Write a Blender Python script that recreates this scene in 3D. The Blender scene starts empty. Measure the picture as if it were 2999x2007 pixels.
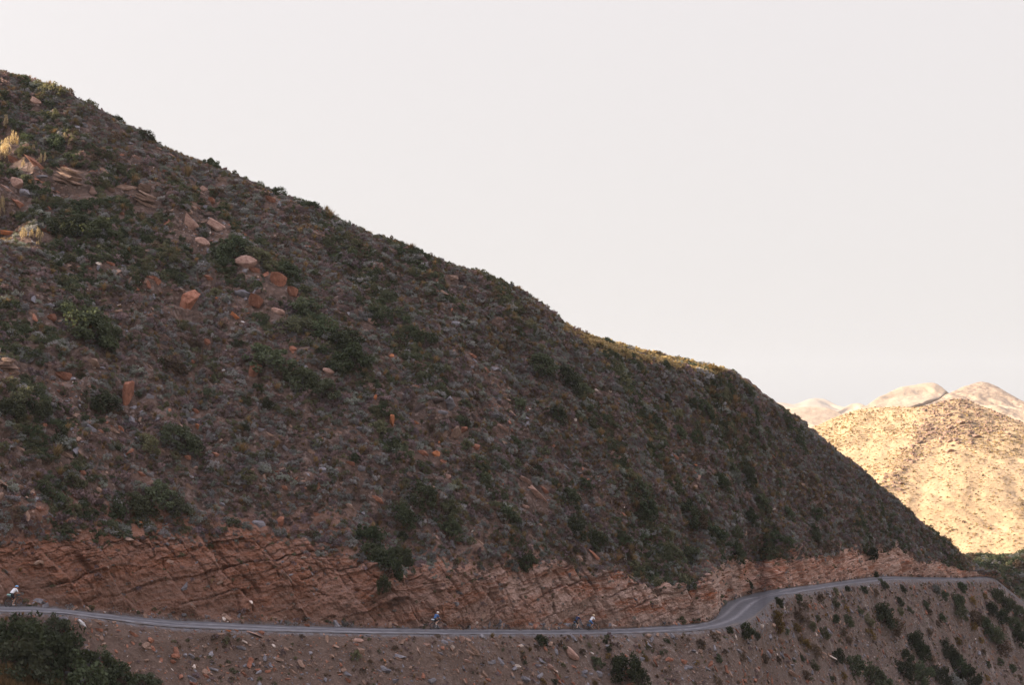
import bpy, bmesh, math, random
import numpy as np
from mathutils import Vector, Matrix, Euler
from mathutils.bvhtree import BVHTree

C = bpy.context.scene.collection
SC = bpy.context.scene
R = math.radians
rng = np.random.default_rng(7)
random.seed(7)

# ------------------------------------------------------------------ camera
FPX, CX, CY = 4165.0, 1499.5, 1003.5          # focal length and centre in photo pixels
HORIZ = 1250.0
PITCH = math.atan((HORIZ - CY) / FPX)
cam = bpy.data.cameras.new('camera'); camo = bpy.data.objects.new('camera', cam)
C.objects.link(camo); SC.camera = camo
cam.sensor_width = 36.0; cam.lens = 50.0; cam.clip_start = 0.5; cam.clip_end = 40000
camo.rotation_euler = (R(90) + PITCH, 0, 0)

# ------------------------------------------------------------------ world, sun, exposure
SUN_DIR = Vector((-0.925, 0.06, 0.345)).normalized()       # towards the sun
SUN_EL = math.asin(SUN_DIR.z); SUN_AZ = math.atan2(SUN_DIR.x, SUN_DIR.y)
w = bpy.data.worlds.new('World'); SC.world = w; w.use_nodes = True
nt = w.node_tree; nt.nodes.clear()
out = nt.nodes.new('ShaderNodeOutputWorld'); bg = nt.nodes.new('ShaderNodeBackground')
sky = nt.nodes.new('ShaderNodeTexSky'); sky.sky_type = 'NISHITA'; sky.sun_disc = False
sky.sun_elevation = SUN_EL; sky.sun_rotation = SUN_AZ; sky.dust_density = 4.0; sky.air_density = 1.0
hs = nt.nodes.new('ShaderNodeHueSaturation'); hs.inputs['Saturation'].default_value = 0.35
mx = nt.nodes.new('ShaderNodeMix'); mx.data_type = 'RGBA'
mx.inputs[0].default_value = 0.86                            # bright milky haze over the thin sky gradient
mx.inputs[7].default_value = (2.98, 2.79, 2.74, 1)
nt.links.new(sky.outputs[0], hs.inputs['Color']); nt.links.new(hs.outputs[0], mx.inputs[6])
# added sky light for the slopes: brighter towards the zenith and round the sun
tc = nt.nodes.new('ShaderNodeTexCoord'); sp_ = nt.nodes.new('ShaderNodeSeparateXYZ'); nt.links.new(tc.outputs['Generated'], sp_.inputs[0])
def wm(op, a, b, clamp=False):
    m = nt.nodes.new('ShaderNodeMath'); m.operation = op; m.use_clamp = clamp
    for q, v in ((m.inputs[0], a), (m.inputs[1], b)):
        if isinstance(v, (int, float)): q.default_value = v
        else: nt.links.new(v, q)
    return m.outputs[0]
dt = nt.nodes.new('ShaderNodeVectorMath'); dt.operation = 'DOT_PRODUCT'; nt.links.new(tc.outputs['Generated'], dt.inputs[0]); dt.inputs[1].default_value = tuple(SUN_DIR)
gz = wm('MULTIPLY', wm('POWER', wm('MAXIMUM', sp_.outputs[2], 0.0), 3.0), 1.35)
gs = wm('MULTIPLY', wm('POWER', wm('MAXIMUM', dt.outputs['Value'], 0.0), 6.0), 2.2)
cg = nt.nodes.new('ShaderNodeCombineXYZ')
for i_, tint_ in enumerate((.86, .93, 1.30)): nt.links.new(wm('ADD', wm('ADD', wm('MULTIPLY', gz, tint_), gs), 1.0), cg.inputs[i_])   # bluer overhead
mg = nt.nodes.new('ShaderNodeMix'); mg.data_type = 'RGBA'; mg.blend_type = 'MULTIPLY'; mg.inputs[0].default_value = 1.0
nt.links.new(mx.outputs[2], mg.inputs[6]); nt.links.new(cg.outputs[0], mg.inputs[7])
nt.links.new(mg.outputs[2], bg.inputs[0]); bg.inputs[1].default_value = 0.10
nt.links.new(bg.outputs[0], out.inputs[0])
sl = bpy.data.lights.new('sun', 'SUN'); slo = bpy.data.objects.new('sun', sl); C.objects.link(slo)
sl.energy = 5.0; sl.angle = R(0.5); sl.color = (1.0, 0.86, 0.66)
slo.rotation_euler = SUN_DIR.to_track_quat('Z', 'Y').to_euler()
vs = SC.view_settings
vs.view_transform = 'Standard'; vs.look = 'None'; vs.gamma = 1; vs.use_curve_mapping = False
vs.exposure = 1.5
SC.cycles.max_bounces = 5; SC.cycles.volume_bounces = 0
SC.cycles.use_adaptive_sampling = False; SC.cycles.use_denoising = True; SC.cycles.denoiser = 'OPENIMAGEDENOISE'; SC.cycles.denoising_input_passes = 'RGB_ALBEDO_NORMAL'; SC.cycles.denoising_prefilter = 'ACCURATE'

# ------------------------------------------------------------------ projection helpers
cp, sp = math.cos(PITCH), math.sin(PITCH)
def unproj(px, py, Y):
    """photo pixel (px,py) seen at distance Y in front of the camera -> world xyz (arrays allowed)"""
    a = (np.asarray(px, float) - CX) / FPX; b = (CY - np.asarray(py, float)) / FPX
    y = cp - b * sp; z = sp + b * cp
    k = Y / y
    return np.stack(np.broadcast_arrays(a * k, y * k, z * k), -1)
def tan_el(py):
    """downward slope of the sight line through photo row py"""
    b = (CY - np.asarray(py, float)) / FPX
    return -(sp + b * cp) / (cp - b * sp)
def row_of(t):
    """photo row whose sight line falls with slope t"""
    t = -np.asarray(t, float)
    b = (t * cp - sp) / (cp + t * sp)
    return CY - b * FPX
def project(p):
    x, y, z = p
    d = y * cp + z * sp; u = -y * sp + z * cp
    return CX + FPX * x / d, CY - FPX * u / d, d

# ------------------------------------------------------------------ noise (numpy)
def _h(ix, iy, iz, seed):
    n = (ix * 374761393 + iy * 668265263 + iz * 2147483647 + seed * 1274126177) & 0xFFFFFFFF
    n = ((n ^ (n >> 13)) * 1274126177) & 0xFFFFFFFF
    n = (n ^ (n >> 16)) & 0xFFFFFFFF
    return n
def rnd(ix, iy=0, iz=0, seed=0):
    ix = np.asarray(ix).astype(np.int64); iy = np.asarray(iy).astype(np.int64); iz = np.asarray(iz).astype(np.int64)
    return _h(ix, iy, iz, seed).astype(float) / 4294967295.0
def vnoise(x, y, z, seed=0):
    x, y, z = np.broadcast_arrays(np.asarray(x, float), np.asarray(y, float), np.asarray(z, float))
    ix, iy, iz = np.floor(x).astype(np.int64), np.floor(y).astype(np.int64), np.floor(z).astype(np.int64)
    fx, fy, fz = x - ix, y - iy, z - iz
    fx, fy, fz = [f * f * f * (f * (f * 6 - 15) + 10) for f in (fx, fy, fz)]
    r = 0
    for dx in (0, 1):
        for dy in (0, 1):
            for dz in (0, 1):
                r = r + rnd(ix + dx, iy + dy, iz + dz, seed) * (fx if dx else 1 - fx) * (fy if dy else 1 - fy) * (fz if dz else 1 - fz)
    return r * 2 - 1
def fbm(x, y, z, octs=4, seed=0, gain=.5):
    r, a, f = 0, 1.0, 1.0
    for o in range(octs):
        r = r + a * vnoise(x * f, y * f, z * f, seed + o * 17); a *= gain; f *= 2.03
    return r
def sstep(a, b, x):
    t = np.clip((np.asarray(x, float) - a) / (b - a), 0, 1); return t * t * (3 - 2 * t)
def curve(pts, x):
    p = np.array(pts, float); return np.interp(x, p[:, 0], p[:, 1])
def curve_s(pts, x, k=12):
    """piecewise curve with rounded corners"""
    r = 0
    for o in (-1.5, -.75, 0, .75, 1.5): r = r + curve(pts, np.asarray(x) + o * k)
    return r / 5

# ------------------------------------------------------------------ scene tree helpers
def tag(o, label=None, cat=None, group=None, kind=None):
    if label: o['label'] = label
    if cat: o['category'] = cat
    if group: o['group'] = group
    if kind: o['kind'] = kind
    return o
def new_mesh(name, verts, faces, mats=(), smooth=False, attrs=None):
    """verts (n,3) array, faces (m,k) array of equal-sided polygons"""
    me = bpy.data.meshes.new(name)
    verts = np.asarray(verts, np.float32); faces = np.asarray(faces, np.int32)
    n, (m, k) = len(verts), faces.shape
    me.vertices.add(n); me.vertices.foreach_set('co', verts.ravel())
    me.loops.add(m * k); me.loops.foreach_set('vertex_index', faces.ravel())
    me.polygons.add(m); me.polygons.foreach_set('loop_start', np.arange(0, m * k, k, dtype=np.int32))
    me.polygons.foreach_set('use_smooth', np.full(m, smooth, dtype=bool))
    for a, v in (attrs or {}).items():
        at = me.attributes.new(a, 'FLOAT', 'POINT'); at.data.foreach_set('value', np.asarray(v, np.float32).ravel())
    me.update(calc_edges=True); me.validate()
    for mt in mats: me.materials.append(mt)
    return me
def link(name, data, parent=None, coll=None):
    o = bpy.data.objects.new(name, data); (coll or C).objects.link(o)
    if parent is not None: o.parent = parent
    return o
def grid_faces(nu, nv):
    i = np.arange(nu - 1)[:, None] * nv + np.arange(nv - 1)[None, :]
    return np.stack([i, i + nv, i + nv + 1, i + 1], -1).reshape(-1, 4)

# ------------------------------------------------------------------ materials
class NT:
    def __init__(s, name, rough=.95, spec=.15):
        s.m = bpy.data.materials.new(name); s.m.use_nodes = True; s.t = s.m.node_tree
        s.p = s.t.nodes['Principled BSDF']; s.p.inputs['Roughness'].default_value = rough
        s.p.inputs['Specular IOR Level'].default_value = spec
    def n(s, typ, **kw):
        nd = s.t.nodes.new(typ)
        for k, v in kw.items(): setattr(nd, k, v)
        return nd
    def l(s, a, b): s.t.links.new(a, b)
    def coord(s, scale=(1, 1, 1), rot=(0, 0, 0), obj=False):
        g = s.n('ShaderNodeTexCoord') if obj else s.n('ShaderNodeNewGeometry')
        mp = s.n('ShaderNodeMapping'); s.l(g.outputs['Object' if obj else 'Position'], mp.inputs[0])
        mp.inputs['Scale'].default_value = scale; mp.inputs['Rotation'].default_value = rot
        return mp.outputs[0]
    def noise(s, scale, detail=4, co=None, rough=.55, dist=0):
        nd = s.n('ShaderNodeTexNoise'); nd.inputs['Scale'].default_value = scale; nd.inputs['Detail'].default_value = detail
        nd.inputs['Roughness'].default_value = rough; nd.inputs['Distortion'].default_value = dist
        if co is not None: s.l(co, nd.inputs['Vector'])
        return nd.outputs['Fac']
    def ramp(s, fac, stops, interp='LINEAR'):
        r = s.n('ShaderNodeValToRGB'); r.color_ramp.interpolation = interp
        e = r.color_ramp.elements
        while len(e) < len(stops): e.new(.5)
        for q, (p, c) in zip(e, stops):
            q.position = p; q.color = (*c, 1) if isinstance(c, tuple) else (c, c, c, 1)
        s.l(fac, r.inputs[0]); return r.outputs[0]
    def mix(s, fac, a, b, blend='MIX'):
        m = s.n('ShaderNodeMix', data_type='RGBA', blend_type=blend)
        for sock, v in ((m.inputs[0], fac), (m.inputs[6], a), (m.inputs[7], b)):
            if isinstance(v, (int, float)): sock.default_value = v
            elif isinstance(v, tuple): sock.default_value = (*v, 1)
            else: s.l(v, sock)
        return m.outputs[2]
    def math(s, op, a, b=0.0, clamp=False):
        m = s.n('ShaderNodeMath', operation=op, use_clamp=clamp)
        for sock, v in ((m.inputs[0], a), (m.inputs[1], b)):
            if isinstance(v, (int, float)): sock.default_value = v
            else: s.l(v, sock)
        return m.outputs[0]
    def attr(s, name): return s.n('ShaderNodeAttribute', attribute_name=name).outputs['Fac']
    def bump(s, h, strength=.6, dist=.1):
        b = s.n('ShaderNodeBump'); b.inputs['Strength'].default_value = strength; b.inputs['Distance'].default_value = dist
        s.l(h, b.inputs['Height']); s.l(b.outputs[0], s.p.inputs['Normal'])
    def base(s, c):
        if isinstance(c, tuple): s.p.inputs['Base Color'].default_value = (*c, 1)
        else: s.l(c, s.p.inputs['Base Color'])
        return s

def plain(name, col, rough=.6, spec=.3, metal=0, var=.15):
    t = NT(name, rough, spec); t.p.inputs['Metallic'].default_value = metal
    n = t.noise(9, 3, t.coord(obj=True))
    t.base(t.mix(n, tuple(c * (1 - var) for c in col), tuple(min(1, c * (1 + var)) for c in col)))
    return t.m

def mat_hillside():
    t = NT('hillside_earth')
    co = t.coord()
    big, mid, fine = t.noise(.11, 4, co), t.noise(.9, 5, co, .65), t.noise(6.5, 4, co, .7)
    # upper slope: brown stony karoo soil
    soil = t.ramp(mid, [(.3, (.070, .042, .034)), (.5, (.145, .092, .072)), (.66, (.21, .125, .095)), (.8, (.25, .20, .18))])
    soil = t.mix(t.ramp(fine, [(.35, 0.), (.75, 1.)]), t.mix(.55, soil, (.045, .032, .027)), soil)
    vor = t.n('ShaderNodeTexVoronoi'); vor.inputs['Scale'].default_value = 2.6; t.l(co, vor.inputs['Vector'])
    chips = t.ramp(vor.outputs['Color'], [(.72, 0.), (.8, 1.)])
    soil = t.mix(t.math('MULTIPLY', chips, .55), soil, (.26, .19, .165))
    # lower slope: grey brown spilled gravel
    grav = t.ramp(mid, [(.28, (.125, .086, .067)), (.5, (.19, .137, .110)), (.72, (.265, .195, .160))])
    vor2 = t.n('ShaderNodeTexVoronoi'); vor2.inputs['Scale'].default_value = 5.5; t.l(co, vor2.inputs['Vector'])
    grav = t.mix(t.math('MULTIPLY', vor2.outputs['Distance'], .9, True), grav, (.11, .082, .074))
    grav = t.mix(t.ramp(vor2.outputs['Color'], [(.8, 0.), (.9, .6)]), grav, (.46, .38, .34))
    sg = t.n('ShaderNodeSeparateXYZ'); t.l(co, sg.inputs[0])
    fl = t.math('ADD', t.math('MULTIPLY', sg.outputs[0], .78), t.math('MULTIPLY', sg.outputs[1], .63))
    cf = t.n('ShaderNodeCombineXYZ'); t.l(t.math('MULTIPLY', fl, .55), cf.inputs[0]); t.l(t.math('MULTIPLY', sg.outputs[2], .10), cf.inputs[2])
    fs = t.noise(1.0, 5, cf.outputs[0], .6)
    grav = t.mix(t.ramp(fs, [(.38, .65), (.5, 0.)]), grav, (.20, .14, .115))
    grav = t.mix(t.ramp(fs, [(.56, 0.), (.7, .6)]), grav, (.38, .31, .275))
    grav = t.mix(t.math('MULTIPLY', t.math('SUBTRACT', 1.0, t.attr('soil')), .85), grav, t.mix(t.noise(2.5, 5, co, .7), (.060, .036, .027), (.20, .130, .100)))
    vg = t.math('MULTIPLY', t.attr('verge'), t.ramp(t.noise(1.6, 5, co, .75), [(.38, 0.), (.58, 1.)]))
    grav = t.mix(vg, grav, (.20, .19, .205))
    col = t.mix(t.attr('low'), soil, grav)
    # rock cutting: rust and pale beds that rise gently to the right, cut by steep joints
    sx = t.n('ShaderNodeSeparateXYZ'); t.l(co, sx.inputs[0])
    run = t.math('ADD', t.math('MULTIPLY', sx.outputs[0], .85), t.math('MULTIPLY', sx.outputs[1], .5))
    bed = t.math('SUBTRACT', sx.outputs[2], t.math('MULTIPLY', run, .13))
    cb = t.n('ShaderNodeCombineXYZ'); t.l(t.math('MULTIPLY', run, .22), cb.inputs[0]); t.l(t.math('MULTIPLY', bed, 1.5), cb.inputs[2])
    bn = t.noise(1.0, 6, cb.outputs[0], .68, .35)
    rock = t.ramp(bn, [(.28, (.15, .052, .028)), (.38, (.46, .145, .062)), (.45, (.64, .40, .31)), (.50, (.46, .140, .056)), (.57, (.70, .50, .42)), (.63, (.50, .160, .068)), (.78, (.56, .28, .18))])
    cpb = t.n('ShaderNodeCombineXYZ'); t.l(t.math('MULTIPLY', run, .16), cpb.inputs[0]); t.l(t.math('MULTIPLY', bed, .62), cpb.inputs[2])
    pale = t.ramp(t.noise(1.0, 4, cpb.outputs[0], .6, .3), [(.40, 0.), (.53, 1.)])
    rock = t.mix(t.math('MULTIPLY', t.math('MULTIPLY', pale, t.attr('pale')), .85), rock, t.mix(fine, (.58, .41, .34), (.86, .68, .60)))
    cj = t.n('ShaderNodeCombineXYZ')
    t.l(t.math('ADD', t.math('MULTIPLY', run, .9), t.math('MULTIPLY', sx.outputs[2], .5)), cj.inputs[0]); t.l(t.math('MULTIPLY', sx.outputs[2], .35), cj.inputs[2])
    jn = t.noise(1.1, 5, cj.outputs[0], .7, .5)
    rock = t.mix(t.ramp(jn, [(.30, .85), (.42, 0.)]), rock, (.07, .036, .026))
    rock = t.mix(t.ramp(t.noise(7, 4, co, .7), [(.34, .5), (.5, 0.)]), rock, (.085, .045, .032))
    rock = t.mix(t.math('MULTIPLY', t.attr('stain'), .46), rock, (.085, .040, .026))
    rock = t.mix(t.math('MULTIPLY', t.math('SUBTRACT', 1.0, t.attr('soil')), .8), rock, t.mix(t.noise(.8, 5, co, .7), (.05, .022, .016), (.28, .115, .062)))
    col = t.mix(t.attr('cliff'), col, rock)
    t.base(col)
    h = t.math('ADD', t.math('MULTIPLY', t.noise(3.2, 8, co, .75), 1.0), t.math('MULTIPLY', vor2.outputs['Distance'], .35))
    t.bump(h, .9, .28)
    return t.m

def mat_road():
    t = NT('road_gravel', .95, .1); co = t.coord()
    m = t.ramp(t.noise(1.4, 5, co, .7), [(.3, (.090, .086, .094)), (.7, (.145, .138, .148))])
    m = t.mix(t.math('MULTIPLY', t.attr('track'), .8), m, (.30, .285, .30))
    m = t.mix(t.attr('edge'), m, t.ramp(t.noise(4, 4, co), [(.4, (.12, .098, .088)), (.6, (.20, .165, .145))]))
    m = t.mix(t.ramp(t.noise(9, 3, co), [(.55, 0.), (.7, .5)]), m, (.10, .095, .10))
    t.base(m); t.bump(t.noise(8, 6, co, .7), .6, .06); return t.m

def mat_hill(name, lo, mid, hi, scale=.05, rock=None):
    t = NT(name); co = t.coord()
    c = t.ramp(t.noise(scale, 6, co, .62), [(.3, lo), (.5, mid), (.7, hi)])
    c = t.mix(t.ramp(t.noise(scale * 14, 4, co, .7), [(.52, 0.), (.66, .7)]), c, tuple(v * .45 for v in mid))
    if rock is not None:
        c = t.mix(t.math('MULTIPLY', t.attr('rock'), t.ramp(t.noise(.22, 4, co, .7), [(.45, 0.), (.58, 1.)])), c, rock)
    t.base(c); t.bump(t.noise(scale * 10, 6, co, .7), .7, .9); return t.m

def mat_leaf(name, dark, light, alt=None, rough=.8, trans=.35):
    """tone: light and dark leaves; Object Info random: bush to bush variation"""
    t = NT(name, rough, .15)
    oi = t.n('ShaderNodeObjectInfo')
    c = t.mix(t.attr('tone'), dark, light)
    if alt is not None:
        c = t.mix(t.math('MULTIPLY', oi.outputs['Random'], .9), c, alt)
    v = t.math('ADD', t.math('MULTIPLY', t.math('FRACT', t.math('MULTIPLY', oi.outputs['Random'], 7.31)), .7), .65)
    cm = t.n('ShaderNodeCombineXYZ')
    for i in range(3): t.l(v, cm.inputs[i])
    c = t.mix(1.0, c, cm.outputs[0], 'MULTIPLY')
    t.base(c)
    tl = t.n('ShaderNodeBsdfTranslucent'); t.l(t.mix(1.0, c, (1.0, .92, .62), 'MULTIPLY'), tl.inputs[0])
    ms = t.n('ShaderNodeMixShader'); ms.inputs[0].default_value = trans
    t.l(t.p.outputs[0], ms.inputs[1]); t.l(tl.outputs[0], ms.inputs[2]); t.l(ms.outputs[0], t.t.nodes['Material Output'].inputs[0])
    return t.m

def mat_stone(name, a, b, c):
    t = NT(name, .9, .2); co = t.coord(obj=False)
    cr = t.ramp(t.noise(2.2, 6, co, .68, .3), [(.3, a), (.5, b), (.7, c)])
    cr = t.mix(t.ramp(t.noise(11, 4, co, .7), [(.3, .6), (.46, 0.)]), cr, tuple(v * .3 for v in a))
    oi = t.n('ShaderNodeObjectInfo')
    v = t.math('ADD', t.math('MULTIPLY', oi.outputs['Random'], .5), .75)
    cm = t.n('ShaderNodeCombineXYZ')
    for i in range(3): t.l(v, cm.inputs[i])
    cr = t.mix(1.0, cr, cm.outputs[0], 'MULTIPLY')
    t.base(cr); t.bump(t.noise(6, 8, co, .75), .8, .12); return t.m

M = {}
M['hillside'] = mat_hillside()
M['road'] = mat_road()
M['grey_leaf'] = mat_leaf('grey_scrub_leaf', (.18, .170, .182), (.37, .345, .375), (.215, .235, .20))
M['purple_leaf'] = mat_leaf('purple_brown_scrub_leaf', (.160, .116, .132), (.32, .238, .275), (.25, .165, .14))
M['olive_leaf'] = mat_leaf('olive_scrub_leaf', (.085, .092, .056), (.155, .165, .095), (.16, .145, .085))
M['green_leaf'] = mat_leaf('green_shrub_leaf', (.046, .062, .036), (.105, .132, .070), (.10, .105, .066))
M['dark_leaf'] = mat_leaf('dark_shrub_leaf', (.032, .041, .022), (.088, .108, .055), (.070, .070, .044))
M['brown_leaf'] = mat_leaf('brown_shrub_leaf', (.075, .050, .038), (.19, .125, .09), (.14, .10, .07))
M['straw'] = mat_leaf('dry_straw', (.15, .105, .055), (.34, .25, .14), (.26, .16, .09))
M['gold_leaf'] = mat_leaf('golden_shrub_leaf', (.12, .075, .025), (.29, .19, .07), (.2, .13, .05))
M['plume'] = mat_leaf('sunlit_plume_leaf', (.30, .23, .14), (.62, .50, .33), (.5, .38, .22))  # pale leaf colour stands in for sunlight on the plumes
M['sunny_scrub'] = mat_leaf('sunlit_yellow_scrub_leaf', (.30, .235, .11), (.56, .43, .225), (.46, .33, .18))
M['wood'] = plain('stem_wood', (.07, .05, .038), .9, .1)
M['rust'] = mat_stone('rust_sandstone', (.15, .058, .036), (.26, .108, .068), (.34, .17, .115))
M['pink'] = mat_stone('pink_sandstone', (.24, .135, .105), (.37, .225, .178), (.48, .32, .26))
M['orange'] = mat_stone('orange_sandstone', (.28, .092, .040), (.42, .150, .066), (.48, .22, .12))
M['greystone'] = mat_stone('grey_shale', (.12, .11, .125), (.19, .175, .19), (.29, .26, .26))
M['darkstone'] = mat_stone('dark_shale', (.05, .035, .032), (.09, .065, .06), (.14, .10, .09))
M['brownstone'] = mat_stone('brown_sandstone', (.15, .09, .065), (.24, .15, .11), (.33, .22, .17))
M['palestone'] = mat_stone('pale_sandstone', (.50, .38, .32), (.66, .54, .47), (.78, .68, .62))
M['white'] = mat_stone('white_quartz', (.62, .56, .55), (.82, .78, .78), (.9, .88, .88))
M['near_hill'] = mat_hill('sunlit_scrub_hill', (.35, .236, .134), (.40, .274, .160), (.46, .320, .196), .045, (.14, .095, .065))
M['far_hill'] = mat_hill('sunlit_far_hill', (.36, .265, .185), (.42, .312, .222), (.48, .362, .266), .02, (.17, .12, .10))
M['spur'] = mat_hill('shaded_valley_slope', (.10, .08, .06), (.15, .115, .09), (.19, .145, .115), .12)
M['plain'] = mat_hill('valley_floor', (.085, .068, .050), (.12, .095, .072), (.15, .12, .09), .03)

# ------------------------------------------------------------------ main mountainside
S_ = 2999 / 2343.
SIL = [(-1500, 1100), (-500, 800), (-250, 600), (-110, 410), (-50, 262), (-22, 205), (0, 205)] + [(x * S_, y * S_) for x, y in [
    (75, 187), (150, 206), (160, 224), (215, 252), (270, 283), (320, 301), (372, 330), (400, 342), (500, 384), (560, 417), (640, 452), (730, 482), (800, 517),
    (900, 561), (1000, 592), (1100, 636), (1180, 662), (1217, 690), (1300, 747), (1350, 771), (1450, 799), (1550, 826), (1650, 846),
    (1700, 866), (1740, 901), (1790, 943), (1850, 987), (1900, 1031), (2000, 1112), (2100, 1197), (2180, 1257), (2205, 1281), (2232, 1318)]] + \
    [(2893, 1689), (2914, 1694), (2934, 1707), (2963, 1736), (2999, 1764), (3300, 1990), (3700, 2300)]
RO = [(-1500, 1640), (-900, 1700), (-300, 1775), (0, 1795), (102, 1797), (205, 1802), (307, 1816), (410, 1831), (512, 1841), (800, 1853), (1073, 1859), (1346, 1861),
      (1600, 1860), (1805, 1859), (2010, 1853), (2112, 1843), (2160, 1834), (2197, 1821), (2225, 1800), (2249, 1772), (2283, 1750), (2300, 1744), (2400, 1729), (2494, 1713),
      (2575, 1704), (2643, 1699), (2720, 1700), (2817, 1700), (2866, 1697), (2893, 1694), (2914, 1697), (2999, 1768), (3300, 2000), (3700, 2310)]
RI = [(-1500, 1626), (-900, 1684), (-300, 1758), (0, 1779), (68, 1778), (171, 1785), (307, 1801), (512, 1820), (800, 1834), (1073, 1842), (1346, 1846), (1600, 1847),
      (1805, 1844), (2010, 1832), (2080, 1823), (2102, 1806), (2116, 1775), (2133, 1764), (2180, 1747), (2232, 1735), (2283, 1727), (2400, 1713), (2494, 1700),
      (2575, 1690), (2643, 1691), (2720, 1692), (2817, 1694), (2866, 1690), (2893, 1690.5), (2914, 1695), (2999, 1766), (3300, 1995), (3700, 2305)]
CT = [(-1500, 1470), (-500, 1540), (0, 1585), (60, 1600), (150, 1572), (300, 1580), (480, 1566), (640, 1578), (760, 1560), (900, 1600), (1000, 1618), (1080, 1660), (1180, 1680), (1300, 1676), (1420, 1662),
      (1560, 1655), (1640, 1652), (1702, 1662), (1791, 1684), (1873, 1703), (1941, 1716), (2030, 1728), (2052, 1700), (2075, 1684), (2100, 1676), (2197, 1648), (2283, 1642), (2400, 1628),
      (2470, 1618), (2545, 1632), (2575, 1616), (2656, 1628), (2740, 1646), (2817, 1662), (2856, 1681), (2893, 1689.8), (2914, 1694.5), (2999, 1765), (3300, 1992), (3700, 2302)]
YRO = [(-1500, 84), (-900, 92), (0, 112), (500, 122), (1000, 132), (1280, 139), (1700, 158), (2010, 168), (2112, 172), (2197, 180), (2249, 195), (2300, 204), (2400, 217),
       (2494, 232), (2575, 244), (2720, 265), (2817, 280), (2908, 298), (2999, 305), (3700, 330)]
S_OUT, S_CLIFF = .66, 1.55
def cut_slope(px): return curve([(0, 1.05), (500, 1.1), (1000, 1.35), (1500, 1.9), (2000, 2.1), (2120, 1.7), (2600, 1.6), (2800, 1.2), (2900, .9)], px)
FLOOR = -78.0

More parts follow.
